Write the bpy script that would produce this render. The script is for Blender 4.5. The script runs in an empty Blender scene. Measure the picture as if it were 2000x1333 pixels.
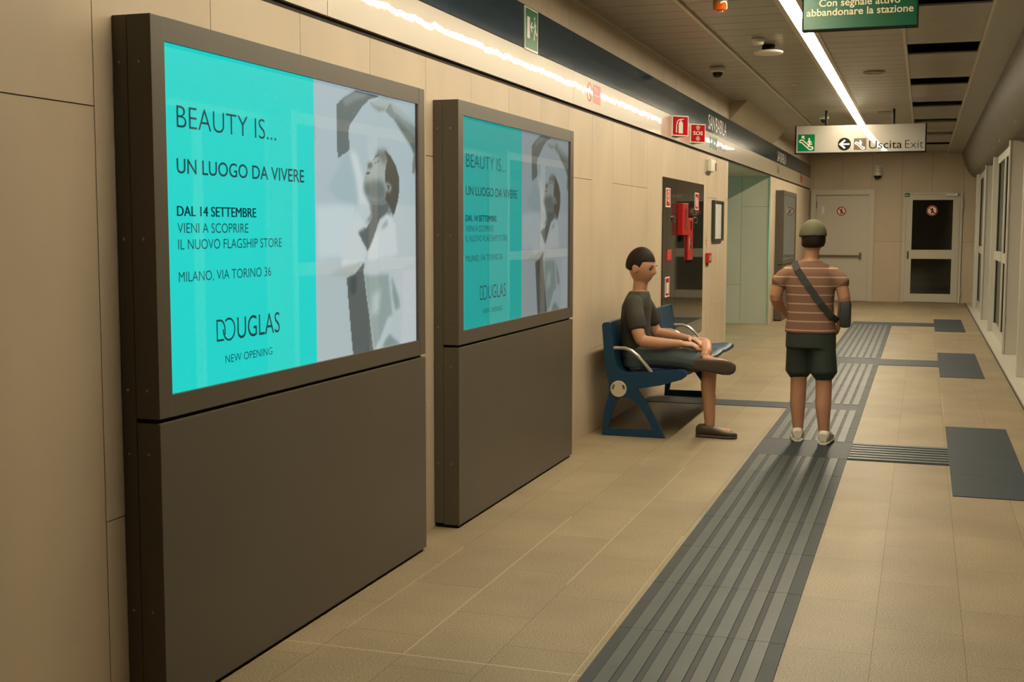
import bpy, bmesh, math, random
import numpy as np
from mathutils import Vector, Matrix

random.seed(7)
C = bpy.context.scene.collection
SC = bpy.context.scene

# ------------------------------------------------------------------ camera
YAW, PITCH, ROLL = 0.322, -0.0912, 0.0015
CAM = Vector((2.1141, 0.0, 1.38))
fwd = Vector((-math.sin(YAW) * math.cos(PITCH), math.cos(YAW) * math.cos(PITCH), math.sin(PITCH)))
rgt = Vector((math.cos(YAW), math.sin(YAW), 0))
upv = rgt.cross(fwd)
r2 = rgt * math.cos(ROLL) + upv * math.sin(ROLL)
u2 = upv * math.cos(ROLL) - rgt * math.sin(ROLL)
cd = bpy.data.cameras.new('camera')
cam = bpy.data.objects.new('camera', cd)
C.objects.link(cam)
M = Matrix((r2, u2, -fwd)).transposed().to_4x4()
M.translation = CAM
cam.matrix_world = M
cd.sensor_fit = 'HORIZONTAL'
cd.sensor_width = 36.0
cd.lens = 43.2
cd.clip_start = 0.05
SC.camera = cam

# ------------------------------------------------------------------ world, exposure
SC.view_settings.view_transform = 'Standard'
SC.view_settings.look = 'None'
SC.view_settings.gamma = 1.0
SC.view_settings.use_curve_mapping = False
SC.view_settings.exposure = 0.0
w = bpy.data.worlds.new('world')
SC.world = w
w.use_nodes = True
w.node_tree.nodes['Background'].inputs[0].default_value = (0.9, 0.75, 0.5, 1)
w.node_tree.nodes['Background'].inputs[1].default_value = 0.02
STRIP_POWER = 78.0          # emission of the long ceiling light
STRIP_COL = (1.0, 0.86, 0.62)

# ------------------------------------------------------------------ small helpers
def lin(c):
    return tuple(((x / 255.0) / 12.92 if x / 255.0 <= 0.04045 else ((x / 255.0 + 0.055) / 1.055) ** 2.4) for x in c)

MATS = {}
def mat(name, rgb=(200, 200, 200), rough=0.5, metal=0.0, spec=0.5, emit=None, estr=0.0,
        noise=0.0, nscale=6.0, nstretch=(1, 1, 1), bump=0.0, bscale=60.0, bstretch=(1, 1, 1), island=0.0, coat=0.0, raw=None):
    if name in MATS:
        return MATS[name]
    m = bpy.data.materials.new(name)
    m.use_nodes = True
    nt = m.node_tree
    b = nt.nodes['Principled BSDF']
    col = raw if raw else lin(rgb)
    b.inputs['Base Color'].default_value = (*col, 1)
    b.inputs['Roughness'].default_value = rough
    b.inputs['Metallic'].default_value = metal
    b.inputs['Specular IOR Level'].default_value = spec
    b.inputs['Coat Weight'].default_value = coat
    b.inputs['Coat Roughness'].default_value = 0.015
    if emit is not None:
        b.inputs['Emission Color'].default_value = (*lin(emit), 1)
        b.inputs['Emission Strength'].default_value = estr
    if noise or bump or island:
        tc = nt.nodes.new('ShaderNodeTexCoord')
    if noise or island:
        val = None
        mp = nt.nodes.new('ShaderNodeMapping')
        mp.inputs['Scale'].default_value = nstretch
        nt.links.new(tc.outputs['Object'], mp.inputs[0])
        n = nt.nodes.new('ShaderNodeTexNoise')
        n.inputs['Scale'].default_value = nscale
        n.inputs['Detail'].default_value = 5
        nt.links.new(mp.outputs[0], n.inputs['Vector'])
        mr = nt.nodes.new('ShaderNodeMapRange')
        mr.inputs['From Min'].default_value = 0.25
        mr.inputs['From Max'].default_value = 0.75
        mr.inputs['To Min'].default_value = 1 - noise
        mr.inputs['To Max'].default_value = 1 + noise
        nt.links.new(n.outputs[0], mr.inputs[0])
        val = mr.outputs[0]
        if island:
            g = nt.nodes.new('ShaderNodeNewGeometry')
            mr2 = nt.nodes.new('ShaderNodeMapRange')
            mr2.inputs['To Min'].default_value = 1 - island
            mr2.inputs['To Max'].default_value = 1 + island
            nt.links.new(g.outputs['Random Per Island'], mr2.inputs[0])
            mu = nt.nodes.new('ShaderNodeMath')
            mu.operation = 'MULTIPLY'
            nt.links.new(val, mu.inputs[0])
            nt.links.new(mr2.outputs[0], mu.inputs[1])
            val = mu.outputs[0]
        vm = nt.nodes.new('ShaderNodeVectorMath')
        vm.operation = 'SCALE'
        vm.inputs[0].default_value = col
        nt.links.new(val, vm.inputs['Scale'])
        nt.links.new(vm.outputs[0], b.inputs['Base Color'])
    if bump:
        mp = nt.nodes.new('ShaderNodeMapping')
        mp.inputs['Scale'].default_value = bstretch
        nt.links.new(tc.outputs['Object'], mp.inputs[0])
        n = nt.nodes.new('ShaderNodeTexNoise')
        n.inputs['Scale'].default_value = bscale
        n.inputs['Detail'].default_value = 2
        nt.links.new(mp.outputs[0], n.inputs['Vector'])
        bp = nt.nodes.new('ShaderNodeBump')
        bp.inputs['Strength'].default_value = 1.0
        bp.inputs['Distance'].default_value = bump
        nt.links.new(n.outputs[0], bp.inputs['Height'])
        nt.links.new(bp.outputs[0], b.inputs['Normal'])
        nt.links.new(bp.outputs[0], b.inputs['Coat Normal'])
    MATS[name] = m
    return m

def glass_mat(name, tint=(1, 1, 1), rough=0.0, ior=1.5, gain=0.6):
    """thin pane: see-through with a Fresnel mirror on top"""
    if name in MATS:
        return MATS[name]
    m = bpy.data.materials.new(name)
    m.use_nodes = True
    nt = m.node_tree
    nt.nodes.clear()
    out = nt.nodes.new('ShaderNodeOutputMaterial')
    t = nt.nodes.new('ShaderNodeBsdfTransparent')
    t.inputs[0].default_value = (*tint, 1)
    g = nt.nodes.new('ShaderNodeBsdfGlossy')
    g.inputs['Roughness'].default_value = rough
    f = nt.nodes.new('ShaderNodeFresnel')
    f.inputs['IOR'].default_value = ior
    ge = nt.nodes.new('ShaderNodeNewGeometry')
    mr = nt.nodes.new('ShaderNodeMapRange')      # same mirror strength from both sides of the pane
    mr.inputs['To Min'].default_value = ior
    mr.inputs['To Max'].default_value = 1 / ior
    nt.links.new(ge.outputs['Backfacing'], mr.inputs[0])
    nt.links.new(mr.outputs[0], f.inputs['IOR'])
    mu = nt.nodes.new('ShaderNodeMath')
    mu.operation = 'MULTIPLY'
    mu.use_clamp = True
    mu.inputs[1].default_value = gain
    nt.links.new(f.outputs[0], mu.inputs[0])
    mx = nt.nodes.new('ShaderNodeMixShader')
    nt.links.new(mu.outputs[0], mx.inputs[0])
    nt.links.new(t.outputs[0], mx.inputs[1])
    nt.links.new(g.outputs[0], mx.inputs[2])
    nt.links.new(mx.outputs[0], out.inputs[0])
    MATS[name] = m
    return m

class MB:
    def __init__(self):
        self.v = []
        self.f = []
    def add(self, vs, fs):
        o = len(self.v)
        self.v += [tuple(p) for p in vs]
        self.f += [tuple(i + o for i in q) for q in fs]
        return self
    def box(self, x0, x1, y0, y1, z0, z1, b=0.0):
        if b <= 0:
            vs = [(x, y, z) for x in (x0, x1) for y in (y0, y1) for z in (z0, z1)]
            fs = [(0, 1, 3, 2), (4, 6, 7, 5), (0, 4, 5, 1), (2, 3, 7, 6), (0, 2, 6, 4), (1, 5, 7, 3)]
            return self.add(vs, fs)
        bm = bmesh.new()
        bmesh.ops.create_cube(bm, size=1)
        for v in bm.verts:
            v.co = ((x0 + x1) / 2 + v.co.x * (x1 - x0), (y0 + y1) / 2 + v.co.y * (y1 - y0), (z0 + z1) / 2 + v.co.z * (z1 - z0))
        bmesh.ops.bevel(bm, geom=bm.edges[:], offset=b, segments=2, affect='EDGES', profile=0.6)
        self.bm(bm)
        return self
    def bm(self, bm):
        bm.verts.index_update()
        self.add([v.co[:] for v in bm.verts], [[v.index for v in f.verts] for f in bm.faces])
        bm.free()
    def prism(self, pts, fn, lo, hi):
        """closed outline pts (2-D) swept from lo to hi; fn(u, v, w) -> xyz"""
        n = len(pts)
        vs = [fn(u, v, lo) for u, v in pts] + [fn(u, v, hi) for u, v in pts]
        fs = [tuple(range(n))[::-1], tuple(range(n, 2 * n))]
        fs += [(i, (i + 1) % n, n + (i + 1) % n, n + i) for i in range(n)]
        return self.add(vs, fs)
    def tube(self, pts, r, seg=10, caps=True):
        pts = [Vector(p) for p in pts]
        rr = r if isinstance(r, (list, tuple)) else [r] * len(pts)
        n = len(pts)
        rings = []
        prev = None
        for i, p in enumerate(pts):
            t = (pts[min(i + 1, n - 1)] - pts[max(i - 1, 0)]).normalized()
            if prev is None:
                a = Vector((0, 0, 1)) if abs(t.z) < 0.9 else Vector((1, 0, 0))
                nn = (a - t * a.dot(t)).normalized()
            else:
                nn = (prev - t * prev.dot(t)).normalized()
            prev = nn
            bb = t.cross(nn)
            rings.append([p + (nn * math.cos(k * 2 * math.pi / seg) + bb * math.sin(k * 2 * math.pi / seg)) * rr[i] for k in range(seg)])
        vs = [q for g in rings for q in g]
        fs = [(i * seg + k, i * seg + (k + 1) % seg, (i + 1) * seg + (k + 1) % seg, (i + 1) * seg + k) for i in range(n - 1) for k in range(seg)]
        if caps:
            fs += [tuple(range(seg))[::-1], tuple((n - 1) * seg + k for k in range(seg))]
        return self.add(vs, fs)
    def lathe(self, prof, c, axis='z', seg=28):
        """prof: list of (radius, height along the axis)"""
        vs, fs = [], []
        n = len(prof)
        for r, h in prof:
            for k in range(seg):
                a = k * 2 * math.pi / seg
                p, q = r * math.cos(a), r * math.sin(a)
                vs.append({'z': (c[0] + p, c[1] + q, c[2] + h), 'y': (c[0] + p, c[1] + h, c[2] + q), 'x': (c[0] + h, c[1] + p, c[2] + q)}[axis])
        for i in range(n - 1):
            for k in range(seg):
                fs.append((i * seg + k, i * seg + (k + 1) % seg, (i + 1) * seg + (k + 1) % seg, (i + 1) * seg + k))
        fs += [tuple(range(seg))[::-1], tuple((n - 1) * seg + k for k in range(seg))]
        return self.add(vs, fs)
    # flat drawing: fn(u, v) -> xyz
    def poly(self, pts, fn):
        return self.add([fn(u, v) for u, v in pts], [tuple(range(len(pts)))])
    def disc(self, u, v, r, fn, seg=28, r0=0.0):
        ang = [k * 2 * math.pi / seg for k in range(seg)]
        if r0 <= 0:
            return self.poly([(u + r * math.cos(a), v + r * math.sin(a)) for a in ang], fn)
        vs = [fn(u + q * math.cos(a), v + q * math.sin(a)) for q in (r0, r) for a in ang]
        return self.add(vs, [(k, (k + 1) % seg, seg + (k + 1) % seg, seg + k) for k in range(seg)])
    def stroke(self, pts, wd, fn, closed=False):
        n = len(pts)
        P = [Vector(p) for p in pts]
        L, R = [], []
        for i in range(n):
            a = P[(i - 1) % n] if (closed or i > 0) else P[i]
            b = P[(i + 1) % n] if (closed or i < n - 1) else P[i]
            d1 = (P[i] - a)
            d2 = (b - P[i])
            d1 = d1.normalized() if d1.length > 0 else d2.normalized()
            d2 = d2.normalized() if d2.length > 0 else d1
            t = (d1 + d2).normalized() if (d1 + d2).length > 1e-6 else d1
            nn = Vector((-t.y, t.x))
            k = wd / 2 / max(0.4, nn.dot(Vector((-d1.y, d1.x))))
            L.append(P[i] + nn * k)
            R.append(P[i] - nn * k)
        vs = [fn(*q) for q in L] + [fn(*q) for q in R]
        m = n if closed else n - 1
        return self.add(vs, [(i, (i + 1) % n, n + (i + 1) % n, n + i) for i in range(m)])

def obj(name, mb, m, parent=None, smooth=False, loc=None):
    me = bpy.data.meshes.new(name)
    o = bpy.data.objects.new(name, me)
    C.objects.link(o)
    off = Vector((0, 0, 0))
    if parent is not None:
        p = parent
        while p is not None:
            off += p.location
            p = p.parent
        o.parent = parent
    elif loc is not None:
        off = Vector(loc)
        o.location = off
    me.from_pydata([tuple(Vector(v) - off) for v in mb.v], [], mb.f)
    me.validate()
    bm = bmesh.new()
    bm.from_mesh(me)
    bmesh.ops.recalc_face_normals(bm, faces=bm.faces[:])
    bm.to_mesh(me)
    bm.free()
    if m:
        me.materials.append(m)
    if smooth:
        for p in me.polygons:
            p.use_smooth = True
        me.set_sharp_from_angle(angle=math.radians(40))
    return o

def tag(o, label, cat, group=None, kind=None):
    o['label'] = label
    o['category'] = cat
    if group:
        o['group'] = group
    if kind:
        o['kind'] = kind
    return o

def thing(name, label, cat, loc, group=None):
    o = bpy.data.objects.new(name, None)
    o.empty_display_size = 0.1
    C.objects.link(o)
    o.location = loc
    return tag(o, label, cat, group)

def struct(name, mb, m, label=None, cat=None, smooth=False):
    o = obj(name, mb, m, smooth=smooth)
    o['kind'] = 'structure'
    if label:
        o['label'] = label
        o['category'] = cat
    return o

def sthing(name, label, cat, loc):
    o = thing(name, label, cat, loc)
    o['kind'] = 'structure'
    return o

_H = {}
def text_geo(s, offset, spacing=1.0):
    cu = bpy.data.curves.new('t', 'FONT')
    cu.body = s
    cu.size = 1.0
    cu.offset = offset
    cu.space_character = spacing
    cu.resolution_u = 4
    cu.fill_mode = 'FRONT'
    o = bpy.data.objects.new('t', cu)
    C.objects.link(o)
    dg = bpy.context.evaluated_depsgraph_get()
    me = bpy.data.meshes.new_from_object(o.evaluated_get(dg))
    vs = np.array([v.co[:2] for v in me.vertices])
    fs = [tuple(p.vertices) for p in me.polygons]
    bpy.data.objects.remove(o)
    bpy.data.curves.remove(cu)
    bpy.data.meshes.remove(me)
    return vs, fs

def text(mb, s, u0, u1, v0, cap, fn, offset=0.0, spacing=1.0):
    """string s set between u0 and u1 on the baseline v0 with capital height cap"""
    if offset not in _H:
        hv, _ = text_geo('H', offset)
        _H[offset] = (hv[:, 1].max() - hv[:, 1].min(), hv[:, 1].min())
    vs, fs = text_geo(s, offset, spacing)
    hh, hb = _H[offset]
    a, b = vs[:, 0].min(), vs[:, 0].max()
    U = u0 + (vs[:, 0] - a) / (b - a) * (u1 - u0)
    V = v0 + (vs[:, 1] - hb) / hh * cap
    mb.add([fn(x, y) for x, y in zip(U, V)], fs)
    return mb

def on_x(x):
    return lambda u, v: (x, u, v)
def on_y(y):
    return lambda u, v: (u, y, v)
def on_z(z):
    return lambda u, v: (u, v, z)

# ------------------------------------------------------------------ materials
M_wall = mat('beige_panel', raw=(0.56, 0.455, 0.325), rough=0.45, spec=0.35, noise=0.10, nscale=1.6, nstretch=(1, 1.6, 0.7), island=0.035)
M_gap = mat('dark_joint', (45, 38, 28), rough=0.8)
M_cream = mat('cream_enamel', raw=(0.58, 0.49, 0.355), rough=0.30, spec=0.5, coat=0.9, bump=0.0012, bscale=1.0, bstretch=(1, 4.4, 2.0))
M_blue = mat('blue_enamel', raw=(0.017, 0.042, 0.066), rough=0.10, spec=0.22, noise=0.15, nscale=2.0)
M_white = mat('white_paint', (225, 220, 205), rough=0.5)
M_signwhite = mat('sign_white', (235, 228, 215), rough=0.35)
M_red = mat('sign_red', (190, 18, 26), rough=0.3, spec=0.15)
M_green = mat('sign_green', (0, 108, 60), rough=0.3, spec=0.12)
M_black = mat('black', (14, 12, 10), rough=0.5, spec=0.15)
M_dark = mat('dark_print', (22, 20, 18), rough=0.6, spec=0.1)
M_totem = mat('bronze_painted_metal', raw=(0.098, 0.083, 0.060), rough=0.42, spec=0.4, noise=0.04, nscale=3)
M_screw = mat('screw_metal', (150, 140, 120), rough=0.35, metal=0.8)
M_steel = mat('polished_steel', (205, 200, 190), rough=0.2, metal=1.0)
M_psd = mat('silver_white_aluminium', raw=(0.50, 0.47, 0.40), rough=0.38, spec=0.5)
M_hdr = mat('header_grey', raw=(0.125, 0.110, 0.085), rough=0.45, noise=0.08, nscale=1.5)
M_doorw = mat('door_cream', raw=(0.56, 0.51, 0.41), rough=0.45)
M_seat = mat('bench_blue', raw=(0.010, 0.044, 0.088), rough=0.45, spec=0.3)
M_tacb = mat('tactile_dark', raw=(0.036, 0.046, 0.048), rough=0.55, spec=0.18, noise=0.12, nscale=5)
M_tacl = mat('tactile_light', raw=(0.066, 0.079, 0.077), rough=0.45, spec=0.25, noise=0.14, nscale=4, island=0.10)
M_pad = mat('pad_blue_grey', raw=(0.028, 0.039, 0.047), rough=0.55, spec=0.22, noise=0.12, nscale=4)

# ------------------------------------------------------------------ the setting
YB, YE = -2.5, 24.525        # back and far end of the platform corridor
ZC = 2.813                   # ceiling
ZB0, ZB1, ZB2 = 2.158, 2.364, 2.598
XR = 3.02                    # line of the platform screen doors

def floor_mat():
    m = bpy.data.materials.new('granite_tiles')
    m.use_nodes = True
    nt = m.node_tree
    L = nt.links.new
    b = nt.nodes['Principled BSDF']
    b.inputs['Roughness'].default_value = 0.48
    b.inputs['Specular IOR Level'].default_value = 0.22
    tc = nt.nodes.new('ShaderNodeTexCoord')
    sp = nt.nodes.new('ShaderNodeSeparateXYZ')
    L(tc.outputs['Object'], sp.inputs[0])
    ax = nt.nodes.new('ShaderNodeMath'); ax.inputs[1].default_value = -0.26 + 2.89
    ay = nt.nodes.new('ShaderNodeMath'); ay.inputs[1].default_value = -4.645 + 11.704
    L(sp.outputs['X'], ax.inputs[0]); L(sp.outputs['Y'], ay.inputs[0])
    cb = nt.nodes.new('ShaderNodeCombineXYZ')
    L(ay.outputs[0], cb.inputs[0]); L(ax.outputs[0], cb.inputs[1])
    br = nt.nodes.new('ShaderNodeTexBrick')
    br.offset = 0.5
    br.inputs['Scale'].default_value = 1
    br.inputs['Brick Width'].default_value = 0.5852
    br.inputs['Row Height'].default_value = 0.289
    br.inputs['Mortar Size'].default_value = 0.0013
    br.inputs['Mortar Smooth'].default_value = 0.1
    br.inputs['Bias'].default_value = 0.0
    br.inputs['Color1'].default_value = (0.285, 0.226, 0.139, 1)
    br.inputs['Color2'].default_value = (0.248, 0.196, 0.122, 1)
    br.inputs['Mortar'].default_value = (0.13, 0.098, 0.06, 1)
    L(cb.outputs[0], br.inputs['Vector'])
    n1 = nt.nodes.new('ShaderNodeTexNoise'); n1.inputs['Scale'].default_value = 170; n1.inputs['Detail'].default_value = 3
    n2 = nt.nodes.new('ShaderNodeTexNoise'); n2.inputs['Scale'].default_value = 2.2; n2.inputs['Detail'].default_value = 4
    L(tc.outputs['Object'], n1.inputs['Vector']); L(tc.outputs['Object'], n2.inputs['Vector'])
    m1 = nt.nodes.new('ShaderNodeMapRange'); m1.inputs[1].default_value = 0.3; m1.inputs[2].default_value = 0.7; m1.inputs[3].default_value = 0.58; m1.inputs[4].default_value = 1.42
    m2 = nt.nodes.new('ShaderNodeMapRange'); m2.inputs[1].default_value = 0.3; m2.inputs[2].default_value = 0.7; m2.inputs[3].default_value = 0.86; m2.inputs[4].default_value = 1.10
    L(n1.outputs[0], m1.inputs[0]); L(n2.outputs[0], m2.inputs[0])
    mu = nt.nodes.new('ShaderNodeMath'); mu.operation = 'MULTIPLY'
    L(m1.outputs[0], mu.inputs[0]); L(m2.outputs[0], mu.inputs[1])
    vm = nt.nodes.new('ShaderNodeVectorMath'); vm.operation = 'SCALE'
    L(br.outputs['Color'], vm.inputs[0]); L(mu.outputs[0], vm.inputs['Scale'])
    L(vm.outputs[0], b.inputs['Base Color'])
    return m

mb = MB()
mb.box(-3.0, 4.4, YB - 0.3, YE + 0.4, -0.12, 0.0)
struct('floor', mb, floor_mat(), 'beige granite tiled floor of the platform', 'floor')

mb = MB()
fz = on_z(0.0006)
mb.stroke([(0.01, 3.575), (1.152, 3.575)], 0.006, fz)
mb.stroke([(0.549, 3.58), (0.549, 5.6)], 0.0045, fz); mb.stroke([(0.26, 3.75), (0.26, 4.9)], 0.0035, fz); mb.stroke([(0.838, 4.5), (0.838, 7.0)], 0.004, fz); mb.stroke([(1.127, 2.6), (1.127, 5.4)], 0.003, fz)
mb.stroke([(2.297, 9.6), (2.297, 10.9)], 0.004, fz)
struct('trim_10', mb, mat('pale_grout', raw=(0.46, 0.37, 0.25), rough=0.7), 'pale grout lines between the floor tiles', 'grout')

# left wall: panels with open joints in front of a dark backing
def cols(y0, y1, pitch=0.5795, phase=2.804):
    k = math.floor((y0 - phase) / pitch)
    e = [y0]
    while phase + (k + 1) * pitch < y1 - 0.03:
        k += 1
        if phase + k * pitch > y0 + 0.03:
            e.append(phase + k * pitch)
    e.append(y1)
    return e
G = 0.0017
def panels(mb, fn, e, z0, z1, joints):
    for i in range(len(e) - 1):
        zs = [z0] + [z for z in joints(i, e[i]) if z0 + 0.05 < z < z1 - 0.05] + [z1]
        for a, b in zip(zs[:-1], zs[1:]):
            u0, u1, v0, v1 = e[i] + G, e[i + 1] - G, a + (G if a > z0 else 0), b - (G if b < z1 else 0)
            vs = [fn(u, v, t) for t in (0, 0.012) for u, v in ((u0, v0), (u1, v0), (u1, v1), (u0, v1))]
            mb.add(vs, [(0, 1, 2, 3), (7, 6, 5, 4), (0, 4, 5, 1), (1, 5, 6, 2), (2, 6, 7, 3), (3, 7, 4, 0)])
rj = random.Random(5)
def wj(i, y):
    k = round((y - 2.226) / 0.5795)
    if k in (0, 5, 9, 12, 15):
        return [1.705]
    if k in (1, 7):
        return [0.571]
    return [rj.choice([0.571, 1.705, 1.15, 0.571])]
PY0, PY1 = 14.04, 18.10      # passage opening in the left wall
mb = MB()
fx = lambda u, v, t: (-t, u, v)
panels(mb, fx, cols(YB, PY0), 0.0, ZB0 - 0.022, wj)
panels(mb, fx, cols(PY1, YE), 0.0, ZB0 - 0.022, wj)
panels(mb, fx, cols(YB, YE), ZB2, ZC, lambda i, y: [])
struct('wall_left', mb, M_wall, 'long beige panelled wall on the left', 'wall')
mb = MB()
mb.box(-0.15, -0.0125, YB, PY0 - 0.002, 0, ZC)
mb.box(-0.15, -0.0125, PY1 + 0.002, YE, 0, ZC)
mb.box(-0.15, -0.0125, PY0 - 0.002, PY1 + 0.002, ZB0 - 0.02, ZC)
struct('wall_left_backing', mb, M_gap)

# enamel bands along the left wall, in segments
seg = [YB, 0.8, 4.15, 7.497, 10.85, 14.2, 17.53, 20.866, YE]
mb = MB(); m2 = MB(); m3 = MB()
for a, b in zip(seg[:-1], seg[1:]):
    a2, b2 = a + 0.002, b - 0.002
    # cream strip, very slightly dished, 2 rows of quads
    zz = [ZB0, ZB0 + 0.004] + [ZB0 + 0.004 + (ZB1 - ZB0 - 0.008) * k / 6 for k in range(1, 7)] + [ZB1 - 0.002]
    mb.box(-0.012, 0.014, a2, b2, ZB0, ZB1 - 0.002)
    m2.box(-0.012, 0.014, a2, b2, ZB1 + 0.002, ZB2)
struct('trim_1', mb, M_cream, 'glossy cream enamel band along the left wall', 'wall band')
struct('trim_2', m2, M_blue, 'dark blue enamel band along the left wall', 'wall band')
mb = MB(); mb.box(-0.012, 0.004, YB, YE, ZB1 - 0.004, ZB1 + 0.004); mb.box(-0.012, -0.004, YB, YE, ZB0 - 0.024, ZB0 + 0.001)
struct('trim_3', mb, M_gap)

# passage leading off to the left
M_pass = mat('passage_panel', raw=(0.50, 0.47, 0.37), rough=0.5, noise=0.05, nscale=1.5, island=0.03)
mb = MB()
fy = lambda u, v, t: (u, PY1 + t, v)
panels(mb, fy, [-3.0, -2.14, -1.56, -0.98, -0.407, -0.012], 0.0, 2.135, lambda i, y: [0.571] if i == 3 else [1.705])
struct('wall_passage_far', mb, M_pass, 'pale panelled side wall of the passage', 'wall')
mb = MB()
mb.box(-3.0, -0.155, PY0 - 0.15, PY0, 0, 2.135)
mb.box(-3.1, -3.0, PY0 - 0.15, PY1 + 0.15, 0, 2.135)
struct('wall_passage_near', mb, M_pass, 'pale inner walls of the side passage', 'wall')
mb = MB(); mb.box(-3.0, -0.012, PY0 - 0.1, PY1 + 0.012, 2.136, 2.16)
struct('ceiling_passage', mb, M_pass, 'low ceiling of the side passage', 'ceiling')
mb = MB(); mb.box(-3.0, -0.16, PY1 + 0.013, PY1 + 0.1, 0, 2.136); mb.box(-0.16, -0.0125, PY1 + 0.0125, PY1 + 0.016, 0, 2.136)
struct('wall_passage_backing', mb, M_gap)
mb = MB(); mb.box(-0.010, 0.004, PY1 - 0.022, PY1 - 0.001, 0, 2.135)
struct('trim_4', mb, mat('corner_trim_green_lit', raw=(0.45, 0.62, 0.5), rough=0.25, metal=0.6), 'metal corner strip at the passage mouth, green light painted in', 'corner strip')  # green light falling on the strip is put into its colour

# unseen teal lamp added inside the passage to tint it green
ld = bpy.data.lights.new('passage_teal_fill', 'AREA')
ld.shape = 'RECTANGLE'; ld.size = 1.6; ld.size_y = 1.2
ld.energy = 13; ld.color = (0.22, 1.0, 0.80)
lo = bpy.data.objects.new('passage_teal_fill', ld)
lo.location = (-1.3, PY0 + 0.03, 1.25); lo.rotation_euler = (math.radians(-90), 0, math.pi)
C.objects.link(lo)

# end wall
mb = MB()
fe = lambda u, v, t: (u, YE + t, v)
panels(mb, fe, [-0.01, 0.062, 0.601, 1.149, 1.697, 2.237, 2.80, 3.3], 0.0, ZC, lambda i, y: [1.148])
struct('wall_end', mb, M_wall, 'beige panelled wall closing the far end', 'wall')
mb = MB(); mb.box(-0.15, 4.4, YE + 0.0125, YE + 0.15, 0, 3.0)
struct('wall_end_backing', mb, M_gap)
mb = MB(); mb.box(-0.15, 4.4, YB - 0.15, YB, 0, 3.0)
struct('wall_back', mb, M_wall, 'beige wall behind the viewer', 'wall')

# ceiling of metal slats with trims
M_ceil = mat('ceiling_slat', raw=(0.30, 0.27, 0.215), rough=0.30, spec=0.5, noise=0.05, nscale=2, island=0.06)
M_trim = mat('ceiling_trim', raw=(0.58, 0.52, 0.41), rough=0.35)
LX0, LX1 = 1.212, 1.308
mb = MB()
def slats(x0, x1, pitch, skip=None):
    y = YB
    while y < YE:
        y2 = min(y + pitch, YE)
        if not (skip and any(abs((y + y2) / 2 - s) < pitch * 0.45 for s in skip)):
            dz = 0.0
            mb.box(x0 + 0.002, x1 - 0.002, y + 0.004, y2 - 0.004, ZC + dz, ZC + 0.012)
        y = y2
slats(0.0, 0.592, 0.2895)
slats(0.612, LX0 - 0.035, 0.2895)
slats(LX1 + 0.035, 1.925, 0.2895)
SLOT = [8.20 + 2.3 * k for k in range(-4, 7)]
# right-hand strip of ceiling with open slots
e = [YB]
for s in SLOT:
    e += [s - 0.30, s + 0.30]
e.append(YE)
for i in range(0, len(e) - 1, 2):
    n = max(1, round((e[i + 1] - e[i]) / 0.58))
    for k in range(n):
        a = e[i] + (e[i + 1] - e[i]) * k / n
        b = e[i] + (e[i + 1] - e[i]) * (k + 1) / n
        if b > a + 0.02:
            mb.box(1.945, 2.485, a + 0.002, b - 0.002, ZC, ZC + 0.012)
mb.box(2.505, 2.80, YB, YE, ZC - 0.02, ZC + 0.012)
struct('ceiling', mb, M_ceil, 'dull metal slatted ceiling with a row of open slots', 'ceiling')
mb = MB(); mb.box(-0.15, 4.4, YB - 0.1, YE + 0.1, ZC + 0.16, ZC + 0.26)
struct('ceiling_void', mb, mat('void_dark', raw=(0.30, 0.26, 0.19), rough=0.9))
mb = MB()
for x in (0.602, 1.935, 2.495):
    mb.box(x - 0.012, x + 0.012, YB, YE, ZC - 0.016, ZC + 0.012)
mb.box(0.0, 0.012, YB, YE, ZC - 0.014, ZC + 0.012)
struct('trim_5', mb, M_trim, 'thin metal trims between the ceiling slats', 'ceiling trim')

# slanted bulkhead between wall and ceiling beyond the passage mouth
mb = MB()
prof = [(0.0, ZB2), (0.20, ZC - 0.001), (0.0, ZC - 0.001)]
for a, b in ((14.04, 16.14), (16.144, 18.20)):
    mb.prism(prof, lambda u, v, q: (u, q, v), a, b)
struct('trim_6', mb, mat('bulkhead_cream', raw=(0.50, 0.43, 0.31), rough=0.5), 'slanted cream bulkhead above the blue band', 'bulkhead')

# right-hand header above the platform screen doors: a rounded cowling
mb = MB()
pr = [(2.735, ZC), (2.752, 2.76), (2.775, 2.68), (2.800, 2.60), (2.825, 2.54), (2.855, 2.475), (2.89, 2.42), (2.93, 2.37), (2.965, 2.345), (2.985, 2.34)]
full = pr + [(3.25, 2.34), (3.25, ZC)]
for a, b in ((YB, 2.4), (2.404, 7.84), (7.844, 13.27), (13.274, 18.7), (18.704, YE)):
    mb.prism(full, lambda u, v, q: (u, q, v), a, b)
struct('trim_7', mb, M_hdr, 'rounded grey header above the platform screen doors', 'header', smooth=True)
mb = MB()
for y in np.arange(8.4, 24, 1.36):
    for dy in (0, 0.16):
        mb.box(2.900, 2.909, y + dy, y + dy + 0.03, 2.39, 2.40)
mb.box(2.893, YE and 4.3, YB, YE, 0.0, 0.022)
struct('trim_8', mb, M_psd, 'pale sill below the platform screen doors', 'sill')
mb = MB(); mb.box(2.880, 2.893, YB, YE, 0.0, 0.004)
struct('trim_9', mb, M_gap)
mb = MB(); mb.box(4.2, 4.4, YB, YE, 0, 3.0)
struct('wall_right', mb, mat('tunnel_concrete', raw=(0.05, 0.045, 0.038), rough=0.8, noise=0.4, nscale=1.0), 'dark tunnel wall beyond the platform screen doors', 'wall')

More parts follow.
